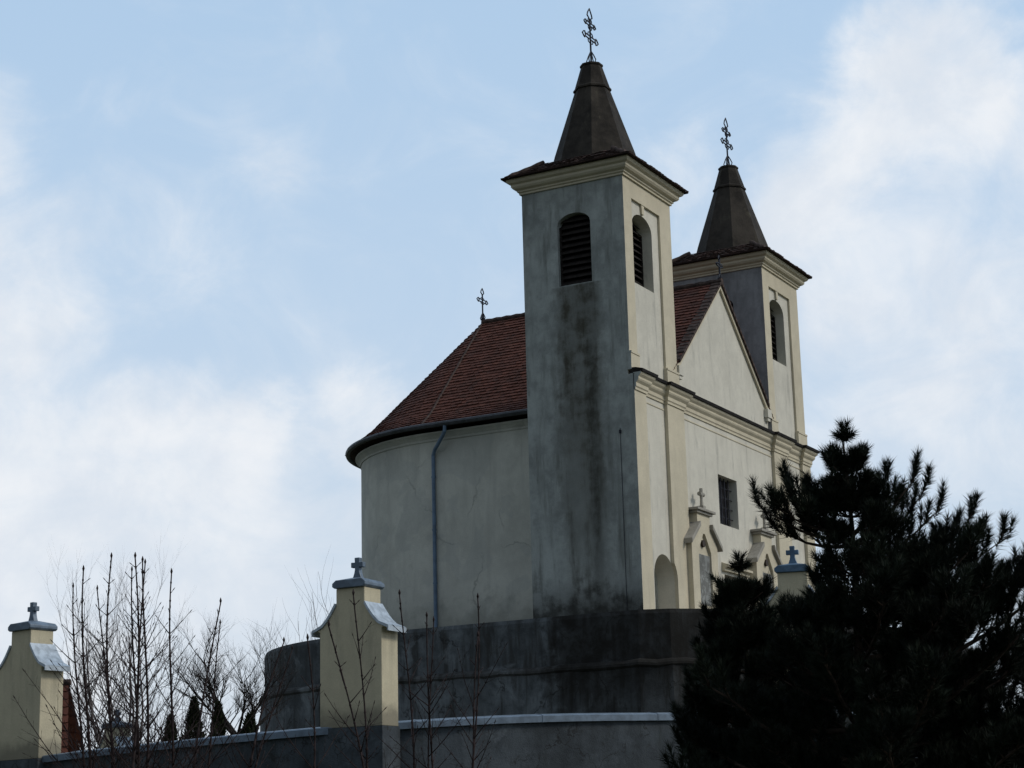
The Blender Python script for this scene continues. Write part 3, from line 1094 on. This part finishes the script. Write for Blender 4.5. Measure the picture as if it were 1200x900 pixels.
ob = q.build('masonry', 'terrace', terr)
q = MB()
tp2 = []
for i in range(len(tp)):
    a, b = Vector(tp[i]), Vector(tp[(i + 1) % len(tp)])
    n = max(1, int((b - a).length / 0.35))
    for k in range(n):
        tp2.append(tuple(a.lerp(b, k / n)))
tp2 = [(x, y, random.uniform(-0.022, 0.022)) for x, y in [(a + random.uniform(-0.025, 0.025), b + random.uniform(-0.025, 0.025)) for a, b in tp2]]
q.sweep(tp2, [(-0.08, -1.60), (0.11, -1.60), (0.15, -1.55), (0.145, -1.49), (0.10, -1.43), (-0.08, -1.37)], closed=True)
q.build('string_course', 'string', terr)
q = MB()
q.add([(6.5 + (x - 6.5) * 0.97, 5.0 + (y - 5.0) * 0.97, -0.95) for x, y in tp], [tuple(range(len(tp)))])
tag(q.build('terrace_floor', 'gravel'), kind='structure')

# ------------------------------------------------------------------ boundary wall with tin coping
WP = [(-8.5, 18.5, -4.5), (-11.6, 14.6, -4.35), (-13.8, 11.0, -4.2), (-15.0, 8.2, -4.05), (-15.55, 6.2, -3.92), (-15.72, 4.6, -3.84), (-15.74, 2.8, -3.77), (-15.62, 1.0, -3.70), (-15.38, -0.6, -3.63), (-15.08, -1.7, -3.58), (-14.45, -2.6, -3.53),
      (-12.9, -3.83, -3.44), (-11.4, -4.75, -3.40), (-9.9, -5.45, -3.38), (-7.2, -6.45, -3.25), (-4, -7.3, -3.1), (0, -8.1, -3.0), (6, -8.8, -2.9), (14, -9, -2.9)]
# finer path
def refine(path, step):
    out = []
    for i in range(len(path) - 1):
        a, b = Vector(path[i]), Vector(path[i + 1])
        n = max(1, int((b - a).length / step))
        out += [tuple(a.lerp(b, k / n)) for k in range(n)]
    return out + [path[-1]]
WPs = refine(WP, 0.6)
for _ in range(3):
    WPs = [WPs[0]] + [tuple((np.array(WPs[i - 1]) + 2 * np.array(WPs[i]) + np.array(WPs[i + 1])) / 4) for i in range(1, len(WPs) - 1)] + [WPs[-1]]
WPr = WPs[::-1] if True else WPs
# outward is towards the viewer: travelling from left to right the viewer is on the right hand side
bw = thing('boundary_wall', 'low grey rendered wall with blue-grey tin coping in front of the church hill', 'wall')
q = MB()
q.sweep(WPs, [(-0.20, -4.2), (0.22, -4.2), (0.20, -0.10), (-0.20, -0.10)])
q.build('masonry', 'wall', bw)
q = MB()
q.sweep(WPs, [(-0.27, -0.12), (-0.255, -0.12), (-0.255, -0.10), (0.255, -0.10), (0.255, -0.125), (0.275, -0.125), (0.275, -0.015), (0.24, 0.005), (0.0, 0.035), (-0.27, 0.0)])
for i in range(2, len(WPs) - 1, 3):
    a, b = Vector(WPs[i]), Vector(WPs[i + 1])
    d = (b - a).normalized() * 0.012
    q.sweep([tuple(a - d), tuple(a + d)], [(0.24, -0.128), (0.282, -0.128), (0.282, -0.008), (0.24, 0.014), (0.0, 0.044), (-0.2, 0.02), (-0.2, -0.02), (0.24, -0.02)])
q.build('coping', 'tin', bw)


# ------------------------------------------------------------------ free-standing shrine pillars on the wall
def shrine_pillar(loc, rz, label, deep=3.5):
    t = thing('shrine_pillar', label, 'shrine', loc, rz, 'cream shrine pillars along the wall')
    # local x runs along the broad face, local -y is the broad front
    hw, hd = 0.64, 0.26
    q = MB(); q.box(-hw - 0.015, hw + 0.015, -hd - 0.02, hd + 0.02, -deep, 0.0)
    q.build('base', 'wall', t)
    curve = []
    for i in range(9):
        a = i / 8
        curve.append((0.64 + 0.05 - (0.69 - 0.295) * (1 - (1 - a) ** 1.75) if False else 0.70 - (0.70 - 0.295) * (a ** 0.62), 1.68 + (2.10 - 1.68) * a))
    right = [(hw, 0.002), (hw, 1.66), (0.70, 1.68)] + curve[1:] + [(0.295, 2.40)]
    poly = right + [(-x, z) for x, z in reversed(right)]
    q = MB()
    # body and block share one outline; the block is a touch shallower
    q.prism(poly, 'y', -hd, hd)
    q.build('body', 'pillar', t, bevel=0.012)
    for s in (-1, 1):
        q = MB()
        pts = [(x + 0.0, z) for x, z in curve]
        lo = [(0.78, 1.65)] + pts[1:]
        up = [(x + 0.02, z + 0.045) for x, z in lo]
        pl = [(s * x, z + 0.003) for x, z in lo] + [(s * x, z) for x, z in reversed(up)]
        q.prism(pl, 'y', -hd - 0.03, hd + 0.03)
        # drip fold at the lower edge
        q.box(min(s * 0.775, s * 0.80), max(s * 0.775, s * 0.80), -hd - 0.032, hd + 0.032, 1.60, 1.69)
        q.build('shoulder_roof', 'tin_light', t)
    q = MB()
    q.prism([(-0.30, 2.402), (0.30, 2.402), (0.345, 2.43), (0.345, 2.49), (0.27, 2.545), (-0.27, 2.545), (-0.345, 2.49), (-0.345, 2.43)], 'y', -0.32, 0.32)
    q.add([(-0.27, -0.30, 2.544), (0.27, -0.30, 2.544), (0.27, 0.30, 2.544), (-0.27, 0.30, 2.544), (0, 0, 2.62)], [(0, 1, 4), (1, 2, 4), (2, 3, 4), (3, 0, 4)])
    q.build('cap', 'tin', t, bevel=0.012)
    q = MB()
    q.prism([(-0.10, 2.57), (0.10, 2.57), (0.058, 2.68), (0.046, 2.74), (0.046, 2.785), (0.125, 2.78), (0.125, 2.875), (0.046, 2.87), (0.052, 2.955), (-0.052, 2.955),
             (-0.046, 2.87), (-0.125, 2.875), (-0.125, 2.78), (-0.046, 2.785), (-0.046, 2.74), (-0.058, 2.68)], 'y', -0.05, 0.05)
    q.build('cross', 'tin', t, bevel=0.012)
    return t


def copy_thing(src, loc, rz, label):
    r = src.copy(); COL.objects.link(r)
    r.location = loc; r.rotation_euler = (0, 0, rz); r['label'] = label
    for ch in list(src.children):
        c = ch.copy(); COL.objects.link(c); c.parent = r
        for g2 in ch.children:
            d = g2.copy(); COL.objects.link(d); d.parent = c
    return r


RM = radians(-90)
mid = shrine_pillar((-15.09, -1.63, -3.63), RM, 'cream shrine pillar with a tin cross standing in front of the round church end')
copy_thing(mid, (-15.66, 5.40, -3.90), RM + radians(-10), 'cream shrine pillar beside the red tiled roof at the far left')
rp = copy_thing(mid, (-7.15, -6.75, -2.95), RM + radians(22 - 8), 'shrine pillar behind the pine, only its blue cap and cross showing')
for c in rp.children:
    if c.name.split('.')[0] in ('cap', 'cross'):
        c.data = c.data.copy(); c.data.materials.clear(); c.data.materials.append(M['tin_blue'])
copy_thing(mid, (1.4, 17.9, -4.45), RM + radians(-14), 'small far shrine pillar seen through the bare saplings')

# ------------------------------------------------------------------ tiled outhouse behind the left pillar
hs = thing('outhouse', 'little outhouse with a steep red tiled roof behind the far left shrine pillar', 'outhouse', (-11.40, 8.30, -5.55), YAW - pi / 2)
# local x points to the right of the viewer, local y away
q = MB()
q.box(-3.2, -0.25, -1.0, 1.0, -0.6, 1.5)
q.prism([(-1.0, 1.5), (1.0, 1.5), (0, 3.3)], 'x', -3.2, -0.27)
wallo = q.build('wall', 'nave', hs)
q = MB()
rnd = random.Random(5)
for s in (-1, 1):
    def P(t, u, s=s):
        return Vector((-3.3 + t * (3.3 + 0.28 * u * 1.2), s * (0.0 + 1.25 * u), 3.5 - 2.25 * u))
    tile_field(q, P, 18, 13, rnd, (0.02, 0.05))
q.build('roof', 'tile', hs, fixn=False)
q = MB()
q.tube([(-3.3, 0, 3.52), (0.04, 0, 3.52)], 0.07, 8)
q.build('ridge_tile', 'ridge', hs)


# ------------------------------------------------------------------ vegetation
def perp(d):
    a = Vector((0, 0, 1)) if abs(d.z) < 0.9 else Vector((1, 0, 0))
    x = d.cross(a).normalized()
    return x, d.cross(x).normalized()


def twig(q, p0, d, L, r0, rnd, depth, sides=4, gap=0.13, up=0.35, bud=True):
    """one shoot with opposite side shoots"""
    n = max(3, int(L / 0.09))
    pts = [Vector(p0)]
    dd = Vector(d).normalized()
    for i in range(n):
        dd = (dd + Vector((rnd.uniform(-1, 1), rnd.uniform(-1, 1), rnd.uniform(-0.6, 1) * 0.6 + up)) * 0.075).normalized()
        pts.append(pts[-1] + dd * (L / n))
    rad = [r0 * (1 - 0.62 * i / n) for i in range(n + 1)]
    # swollen nodes
    q.tube(pts, rad, sides)
    if bud:
        e = pts[-1]
        q.tube([e - dd * 0.004, e + dd * 0.014, e + dd * 0.032], [rad[-1] * 1.0, rad[-1] * 2.0, rad[-1] * 0.4], 5)
    if depth > 0:
        s = gap * 1.2
        az = rnd.uniform(0, pi)
        while s < L * 0.96:
            f = s / L
            i = min(n - 1, int(f * n))
            p = pts[i].lerp(pts[i + 1], f * n - i)
            a, b = perp(dd)
            az += pi / 2 + rnd.uniform(-0.3, 0.3)
            for sg in (0, pi):
                if rnd.random() < 0.12:
                    continue
                side = a * cos(az + sg) + b * sin(az + sg)
                nd = (dd * 0.75 + side * 0.75 + Vector((0, 0, 0.15))).normalized()
                l2 = L * rnd.uniform(0.18, 0.5) * (1.05 - f)
                if rnd.random() < 0.25:
                    l2 *= 0.3
                l2 = max(0.03, l2)
                twig(q, p, nd, l2, r0 * (1 - 0.6 * f) * 0.55, rnd, depth - 1 if l2 > 0.12 else 0, sides, gap * 0.9, up, bud)
            s += gap * rnd.uniform(0.8, 1.4)


def sapling(x, y, ztop, lean, label, stems=1, seed=0, r=0.017, side=0.75, z0=-7.28, group='bare saplings in front of the wall', dens=1.0):
    t = thing('bare_sapling', label, 'sapling', (x, y, z0), 0, group)
    rnd = random.Random(seed)
    st, tw = MB(), MB()
    H0 = ztop - z0
    for k in range(stems):
        H = H0 * (1.0 if k == 0 else rnd.uniform(0.90, 0.985))
        a = rnd.uniform(0, 2 * pi)
        off = Vector((cos(a), sin(a), 0)) * (0.05 * k)
        n = 26
        pts = []
        ph = rnd.uniform(0, 6)
        for i in range(n + 1):
            f = i / n
            wob = Vector((sin(f * 7 + ph), cos(f * 6 + ph * 1.3), 0)) * 0.055 * f
            pts.append(off * (0.4 + 1.2 * f) + Vector((lean[0] * f, lean[1] * f, H * f)) + wob)
        rad = [max(0.0055, r * (1.25 - 0.98 * i / n)) * (1.0 if k == 0 else 0.85) for i in range(n + 1)]
        for i in range(3, n + 1, 1):
            pass
        # swollen nodes along the upper stem
        pr, rr = [], []
        for i in range(n):
            pr.append(pts[i]); rr.append(rad[i])
            if i > n * 0.45:
                pr += [pts[i].lerp(pts[i + 1], 0.42), pts[i].lerp(pts[i + 1], 0.5), pts[i].lerp(pts[i + 1], 0.58)]
                rr += [rad[i], rad[i] * 1.55, rad[i]]
        pr.append(pts[-1]); rr.append(rad[-1])
        st.tube(pr, rr, 7)
        e = pts[-1]
        st.tube([e, e + Vector((0, 0, 0.018)), e + Vector((0, 0, 0.045))], [rad[-1], rad[-1] * 1.9, 0.002], 6)
        s = H * 0.45
        az = rnd.uniform(0, pi)
        while s < H - 0.06:
            f = s / H
            i = min(n - 1, int(f * n))
            p = pts[i].lerp(pts[i + 1], f * n - i)
            az += pi / 2 + rnd.uniform(-0.25, 0.25)
            topdist = H - s
            for sg in (0, pi):
                if rnd.random() > 0.86 * dens:
                    continue
                l2 = min(side, 0.04 + 0.55 * max(0, topdist - 0.22)) * rnd.choice((0.3, 0.55, 0.8, 1.0, 1.25)) * rnd.uniform(0.8, 1.15)
                d = Vector((cos(az + sg), sin(az + sg), rnd.uniform(0.75, 1.25)))
                twig(tw, p, d, max(0.03, l2), max(0.0052, rad[i] * 0.50), rnd, 3 if l2 > 0.5 else (2 if l2 > 0.25 else (1 if l2 > 0.12 else 0)), 4, 0.11)
            s += rnd.uniform(0.10, 0.17)
    st.build('stem', 'bark_dark', t, smooth=True, fixn=False)
    tw.build('twigs', 'bark_dark', t, smooth=True, fixn=False)
    return t


SAP = [
    # x, y, top, lean, stems, seed, label
    (-31.57, -10.07, -3.47, (0.0, 0.06), 2, 1, 'leftmost bare sapling, twin stemmed, beside the far left shrine pillar'),
    (-31.07, -9.87, -3.29, (-0.06, 0.08), 2, 2, 'tallest bare sapling, with two close parallel stems rising above the rest'),
    (-31.73, -10.64, -3.45, (-0.02, -0.02), 1, 3, 'single stemmed bare sapling just right of the tallest twin stemmed one'),
    (-30.53, -9.74, -3.26, (0.02, -0.05), 1, 4, 'thin bare sapling left of the middle of the clump, one stem reaching high'),
    (-31.27, -10.41, -3.40, (0.05, -0.06), 2, 5, 'bare sapling in the middle of the clump with two straight stems'),
    (-30.74, -10.27, -3.42, (0.08, -0.10), 1, 6, 'slender bare sapling standing apart right of the clump middle'),
    (-29.75, -10.62, -3.92, (0.55, -0.62), 2, 8, 'low bare sapling arching right in front of the small conifers'),
    (-30.14, -10.22, -3.59, (0.32, -0.34), 2, 7, 'bare sapling leaning right beside the orchard tree'),
]
for x, y, zt, ln, ns, sd, lb in SAP:
    sapling(x - ln[0], y - ln[1], zt, ln, lb, ns, sd, side=0.9)
SAP2 = [
    (-31.35, -11.96, -4.13, (-0.02, 0.02), 1, 11, 'short bare sapling in front of the left edge of the middle shrine pillar'),
    (-31.65, -12.40, -4.09, (-0.30, 0.42), 1, 12, 'bare sapling leaning left across the middle shrine pillar'),
    (-30.72, -12.00, -3.74, (0.0, 0.02), 1, 13, 'upright bare sapling in front of the middle shrine pillar'),
    (-30.10, -12.03, -3.68, (0.0, 0.02), 1, 14, 'thin bare sapling right beside the middle shrine pillar'),
    (-30.00, -12.19, -3.85, (0.02, 0.02), 2, 15, 'two stemmed bare sapling in front of the stained terrace wall'),
    (-29.39, -12.24, -3.66, (0.08, -0.08), 1, 16, 'bare sapling in front of the downpipe of the church'),
    (-30.21, -12.82, -4.07, (0.22, -0.38), 1, 17, 'rightmost bare sapling, leaning right below the near tower'),
]
for x, y, zt, ln, ns, sd, lb in SAP2:
    sapling(x - ln[0], y - ln[1], zt, ln, lb, ns, sd, r=0.013, side=0.42, dens=0.75)
# low saplings at the lower left corner whose branches reach across the left pillar
sapling(-31.55, -9.75, -4.20, (-0.55, 0.95), 'bare sapling bent far left across the far left shrine pillar', 2, 21, r=0.010, side=0.35, dens=0.7)


def bare_tree(name, label, loc, z_lo, H, spread, mat, seed, r=0.09, limbs=7, depth=3, trunk_h=0.35, up=0.5, group=None, mul=1.0):
    t = thing(name, label, 'tree', loc, 0, group)
    rnd = random.Random(seed)
    tr, cr = MB(), MB()
    th = H * trunk_h
    pts = [Vector((0, 0, -0.3)), Vector((0.03, 0, th * 0.5)), Vector((-0.02, 0.03, th))]
    tr.tube(pts, [r * 1.2, r, r * 0.85], 8)

    def grow(p, d, L, rr, dep):
        n = max(4, int(L / 0.18))
        pp = [p]
        dd = d.normalized()
        for i in range(n):
            dd = (dd + Vector((rnd.uniform(-1, 1), rnd.uniform(-1, 1), rnd.uniform(-0.5, 0.8) + up * 0.6)) * 0.13).normalized()
            pp.append(pp[-1] + dd * L / n)
        (tr if dep >= depth else cr).tube(pp, [rr * (1 - 0.7 * i / n) for i in range(n + 1)], 6 if dep >= depth else 4)
        if dep == 0:
            return
        k = int(rnd.uniform(4, 7) * mul)
        for j in range(k):
            f = rnd.uniform(0.25, 1.0)
            i = min(n - 1, int(f * n))
            a, b = perp(dd)
            az = rnd.uniform(0, 2 * pi)
            nd = (pp[i + 1] - pp[i]).normalized() * 0.7 + (a * cos(az) + b * sin(az)) * rnd.uniform(0.5, 0.9) + Vector((0, 0, up * rnd.uniform(0.3, 1)))
            grow(pp[i].lerp(pp[i + 1], rnd.random()), nd, L * rnd.uniform(0.38, 0.68), rr * (1 - 0.6 * f) * 0.62, dep - 1)
    for k in range(limbs):
        a = 2 * pi * k / limbs + rnd.uniform(-0.4, 0.4)
        d = Vector((cos(a) * spread, sin(a) * spread, rnd.uniform(0.5, 1.1)))
        grow(Vector((0, 0, th * rnd.uniform(0.85, 1.0))), d, (H - th) * rnd.uniform(0.6, 0.85), r * 0.6, depth)
    tr.build('trunk', mat, t, smooth=True, fixn=False)
    cr.build('crown', mat, t, smooth=True, fixn=False)
    return t


bare_tree('orchard_tree', 'bare gnarled orchard tree with a short trunk behind the wall, left of the terrace', (-7.75, 6.55, -5.1), 0, 4.6, 1.0, 'bark_fruit', 38, r=0.065, limbs=8, depth=3, trunk_h=0.44, up=0.5, mul=1.35)
bare_tree('bare_shrub', 'fine leafless shrub behind the wall between the saplings and the orchard tree', (-9.6, 7.6, -5.2), 0, 3.6, 0.9, 'bark_fruit', 33, r=0.05, limbs=8, depth=3, trunk_h=0.2, up=0.5, mul=1.0)
bare_tree('bare_shrub', 'fine leafless shrub behind the wall at the far shrine pillar', (-9.5, 10.0, -5.2), 0, 3.6, 0.8, 'bark_fruit', 34, r=0.05, limbs=5, depth=3, trunk_h=0.2, up=0.55, mul=0.7)
bare_tree('birch_tree', 'pale hazy bare birch far behind the saplings', (14.2, 28.8, -5.6), 0, 9.6, 0.5, 'bark_birch', 35, r=0.10, limbs=8, depth=3, trunk_h=0.3, up=0.7, mul=1.0)
bare_tree('birch_tree', 'small pale bare tree showing over the terrace wall beside the middle shrine pillar', (16.5, 20.5, -5.4), 0, 8.4, 0.5, 'bark_birch', 36, r=0.10, limbs=7, depth=2, trunk_h=0.3, up=0.7)


# --- clipped thuja cones behind the wall
def thuja(loc, H, R, label, seed):
    t = thing('thuja', label, 'conifer', loc, 0, 'dark conifers behind the wall')
    rnd = np.random.default_rng(seed)
    tr = MB(); tr.tube([(0, 0, -0.2), (0, 0, H * 0.7)], [0.05, 0.02], 6)
    tr.build('trunk', 'bark_fruit', t)
    n = 2600
    h = rnd.random(n) ** 0.9
    prof = np.minimum(1.0, (1 - h) * 1.55) ** 0.8
    a = rnd.random(n) * 2 * pi
    lump = 1 + 0.18 * np.sin(a * 3 + h * 9) + 0.1 * np.sin(a * 5 - h * 14)
    rr = R * prof * lump * np.sqrt(rnd.uniform(0.35, 1, n))
    p = np.stack([rr * np.cos(a), rr * np.sin(a), 0.05 + h * H], 1)
    up = np.stack([np.cos(a) * 0.45, np.sin(a) * 0.45, np.ones(n)], 1) + rnd.normal(0, 0.25, (n, 3))
    up /= np.linalg.norm(up, axis=1)[:, None]
    sd = np.cross(up, rnd.normal(0, 1, (n, 3))); sd /= np.linalg.norm(sd, axis=1)[:, None]
    L = rnd.uniform(0.08, 0.16, n)[:, None]; Wd = rnd.uniform(0.02, 0.035, n)[:, None]
    v = np.stack([p - sd * Wd, p + sd * Wd, p + up * L], 1).reshape(-1, 3)
    fast_mesh('crown', v, np.arange(3 * n).reshape(-1, 3), 'thuja', t)
    return t


def fast_mesh(name, v, f, mat, parent):
    me = bpy.data.meshes.new(name)
    me.vertices.add(len(v)); me.vertices.foreach_set('co', np.asarray(v, np.float32).ravel())
    k = f.shape[1]
    me.loops.add(f.size); me.loops.foreach_set('vertex_index', f.astype(np.int32).ravel())
    me.polygons.add(len(f))
    me.polygons.foreach_set('loop_start', np.arange(0, f.size, k, dtype=np.int32))
    me.polygons.foreach_set('loop_total', np.full(len(f), k, np.int32))
    me.materials.append(M[mat])
    me.update(); me.validate()
    ob = bpy.data.objects.new(name, me); COL.objects.link(ob)
    ob.parent = parent
    return ob


thuja((-10.2, 6.47, -5.0), 2.12, 0.28, 'leftmost conifer of the row behind the wall, round topped', 41)
thuja((-9.89, 6.08, -5.0), 2.48, 0.34, 'tallest of the small conifers behind the wall', 42)
thuja((-9.57, 5.68, -5.0), 2.38, 0.27, 'slim pointed conifer left of the orchard tree trunk', 43)
thuja((-8.36, 5.73, -5.0), 2.20, 0.42, 'broad low conifer against the end of the terrace wall', 44)


# --- pines
def pine(name, label, loc, H, env, seed, whorls, lat, r=0.11, dense=1.0, needle_len=0.125, z_first=0.8, boughs=()):
    """env(h, side) -> bough reach at height h; side in -1..1 (lateral), boughs: extra (h0, lateral, depth, h1)"""
    t = thing(name, label, 'pine', loc, 0)
    rnd = random.Random(seed); nr = np.random.default_rng(seed)
    L2 = Vector((lat[0], lat[1], 0)); D2 = Vector((-lat[1], lat[0], 0))
    wood = MB()
    n = 14
    tp_ = [Vector((0, 0, -0.3))] + [Vector((0.03 * sin(i * 1.1), 0.03 * cos(i * 0.9), H * i / n)) for i in range(1, n + 1)]
    wood.tube(tp_, [max(0.012, r * (1 - 0.93 * i / n)) for i in range(n + 1)], 8)
    shoots = []        # (p, dir, len)

    def candle(p, d, ln):
        shoots.append((p, d.normalized(), ln))

    def bough(p, tip, rr, k_side):
        v = tip - p
        Ln = v.length
        m_ = max(5, int(Ln / 0.2))
        pts = []
        for i in range(m_ + 1):
            f = i / m_
            sag = -0.10 * Ln * sin(pi * f) * (1 - 0.2 * f)
            pts.append(p + v * f + Vector((rnd.uniform(-1, 1), rnd.uniform(-1, 1), 0)) * 0.02 * Ln * f + Vector((0, 0, sag)))
        wood.tube(pts, [max(0.006, rr * (1 - 0.8 * i / m_)) for i in range(m_ + 1)], 6)
        candle(pts[-1], (pts[-1] - pts[-2]).normalized() + Vector((0, 0, 0.9)), rnd.uniform(0.2, 0.34))
        # side branchlets
        for i in range(1, m_ + 1):
            f = i / m_
            if f < 0.22:
                continue
            for sg in (-1, 1, 0):
                if rnd.random() > (0.97 if p.z < H * 0.70 else 0.82) * dense:
                    continue
                side = Vector((-v.y, v.x, 0)).normalized() * sg
                dd = (v.normalized() * 0.7 + side * rnd.uniform(0.5, 1.0) + Vector((rnd.uniform(-.3, .3), rnd.uniform(-.3, .3), rnd.uniform(0.15, 0.9)))).normalized()
                l2 = k_side * rnd.uniform(0.45, 1.0) * (1.15 - 0.65 * f) * min(1.0, Ln)
                q0 = pts[i]
                q1 = q0 + dd * l2 * 0.6
                d2 = (dd + Vector((0, 0, 0.55))).normalized()
                q2 = q1 + d2 * l2 * 0.4
                wood.tube([q0, q1, q2], [max(0.005, rr * 0.3), 0.006, 0.004], 5)
                candle(q2, d2 + Vector((0, 0, 0.6)), rnd.uniform(0.16, 0.30))
                if l2 > 0.22:
                    candle(q1, dd + side * 0.3 + Vector((0, 0, 0.4)), rnd.uniform(0.14, 0.26))
                    for s2 in (-1, 1):
                        if rnd.random() < 0.75 * dense:
                            d3 = (d2 + Vector((-dd.y, dd.x, 0)) * s2 * 0.8 + Vector((0, 0, 0.35))).normalized()
                            q3 = q1 + d3 * l2 * 0.45
                            wood.tube([q1, q3], [0.006, 0.004], 4)
                            candle(q3, d3 + Vector((0, 0, 0.6)), rnd.uniform(0.15, 0.27))
    for wi in range(whorls):
        h = z_first + (H - 0.35 - z_first) * (wi + rnd.uniform(0.0, 0.7)) / whorls
        nb = rnd.choice((4, 5, 5, 6))
        a0 = rnd.uniform(0, 2 * pi)
        for k in range(nb):
            a = a0 + 2 * pi * k / nb + rnd.uniform(-0.25, 0.25)
            reach = env(h, cos(a)) * rnd.uniform(0.72, 1.04)
            rise = reach * rnd.uniform(0.18, 0.5)
            tip = Vector((0, 0, min(h + rise, H + 0.1))) + (L2 * cos(a) + D2 * sin(a)) * reach
            bough(Vector((0, 0, h)), tip, 0.012 + 0.016 * min(2, reach), 0.5)
    for h0, la, de, h1 in boughs:
        tip = L2 * la + D2 * de + Vector((0, 0, h1))
        bough(Vector((0, 0, h0)), tip, 0.03, 0.42)
    for k in range(7):
        a = k * 2 * pi / 7
        candle(Vector((0, 0, H - 0.06)), Vector((cos(a), sin(a), 0.45)), 0.16)
        if k % 2:
            candle(Vector((0, 0, H - 0.02)), Vector((cos(a) * 0.4, sin(a) * 0.4, 1)), 0.2)
    # thin, half bare side shoots under the leader
    for k in range(9):
        a = rnd.uniform(0, 2 * pi)
        h0 = H - rnd.uniform(0.35, 0.75)
        ln = rnd.uniform(0.18, 0.42)
        e = Vector((cos(a) * ln, sin(a) * ln, h0 + ln * rnd.uniform(0.1, 0.7)))
        wood.tube([Vector((0, 0, h0)), e], [0.008, 0.005], 4)
        if k < 5:
            candle(e, Vector((cos(a), sin(a), 0.8)), 0.14)
    # needles
    P = np.array([s[0] for s in shoots]); Dv = np.array([s[1] for s in shoots]); Ls = np.array([s[2] for s in shoots])
    per = 110
    ns = len(P)
    idx = np.repeat(np.arange(ns), per)
    N = len(idx)
    f = nr.random(N) ** 0.8
    d = Dv[idx]
    base = P[idx] + d * (Ls[idx] * (f - 0.35))[:, None]
    rv = nr.normal(0, 1, (N, 3))
    rv -= d * (rv * d).sum(1)[:, None]; rv /= np.linalg.norm(rv, axis=1)[:, None]
    ang = np.radians(nr.uniform(24, 70, N)) * (1.1 - 0.45 * f)
    nd = d * np.cos(ang)[:, None] + rv * np.sin(ang)[:, None]
    nl = needle_len * nr.uniform(0.7, 1.2, N)
    sd = np.cross(nd, nr.normal(0, 1, (N, 3))); sd /= np.linalg.norm(sd, axis=1)[:, None]
    wd = 0.0048
    v = np.stack([base - sd * wd, base + sd * wd, base + nd * nl[:, None]], 1).reshape(-1, 3)
    wood.build('trunk', 'bark_pine', t, smooth=True, fixn=False)
    fast_mesh('crown', v, np.arange(3 * N).reshape(-1, 3), 'needle', t)
    print(name, 'shoots', ns, 'needles', N)
    return t


LAT = (sin(YAW), -cos(YAW))
def interp(tab):
    xs = [a for a, b in tab]; ys = [b for a, b in tab]
    return lambda h: float(np.interp(h, xs, ys))
envR = interp([(0.5, 2.6), (2.5, 2.8), (3.6, 2.45), (4.2, 1.6), (4.6, 0.85), (5.0, 0.5), (5.5, 0.3), (5.9, 0.15), (6.3, 0.06)])
envL = interp([(0.5, 2.3), (2.0, 2.2), (2.8, 1.6), (3.3, 0.95), (3.9, 0.55), (4.5, 0.32), (5.2, 0.30), (5.9, 0.15), (6.3, 0.06)])
def env_big(h, c):
    k = (c + 1) / 2
    return envL(h) * (1 - k) + envR(h) * k
pine('pine_tree', 'large dark pine with upswept boughs filling the lower right corner', (-21.95, -12.98, -7.28), 6.22, env_big, 51, 19, LAT, r=0.12,
     boughs=[(4.95, -0.98, 0.1, 5.36), (5.05, -0.85, -0.3, 5.28), (5.1, -0.62, 0.2, 5.62), (4.9, -0.8, 0.35, 5.15), (4.9, -0.6, -0.1, 5.35),
             (5.0, 0.45, 0.1, 5.66), (4.9, 0.66, -0.3, 5.55), (4.7, 0.88, 0.2, 5.50), (4.6, 0.98, -0.1, 5.25), (4.3, 1.36, 0.1, 5.16), (4.2, 1.5, 0.3, 4.95),
             (4.0, 1.62, -0.2, 4.85), (3.7, 1.9, 0.1, 4.55), (3.6, 2.05, -0.3, 4.45),
             (2.4, 2.3, 0.1, 3.1), (2.6, 2.5, -0.3, 3.4), (2.2, 2.2, -0.2, 2.85), (3.0, 2.4, 0.2, 3.9), (2.0, 2.5, 0.3, 2.7), (2.7, 1.9, -0.1, 3.6), (2.9, 2.1, 0.3, 3.3)])
envS = interp([(0.4, 1.0), (2.2, 0.85), (3.2, 0.66), (4.0, 0.48), (4.5, 0.28), (4.9, 0.12), (5.2, 0.08)])
pine('pine_tree', 'smaller dense dark pine growing left of the large one', (-20.56, -11.03, -7.28), 5.02, lambda h, c: envS(h), 52, 21, LAT, r=0.09, dense=1.0)
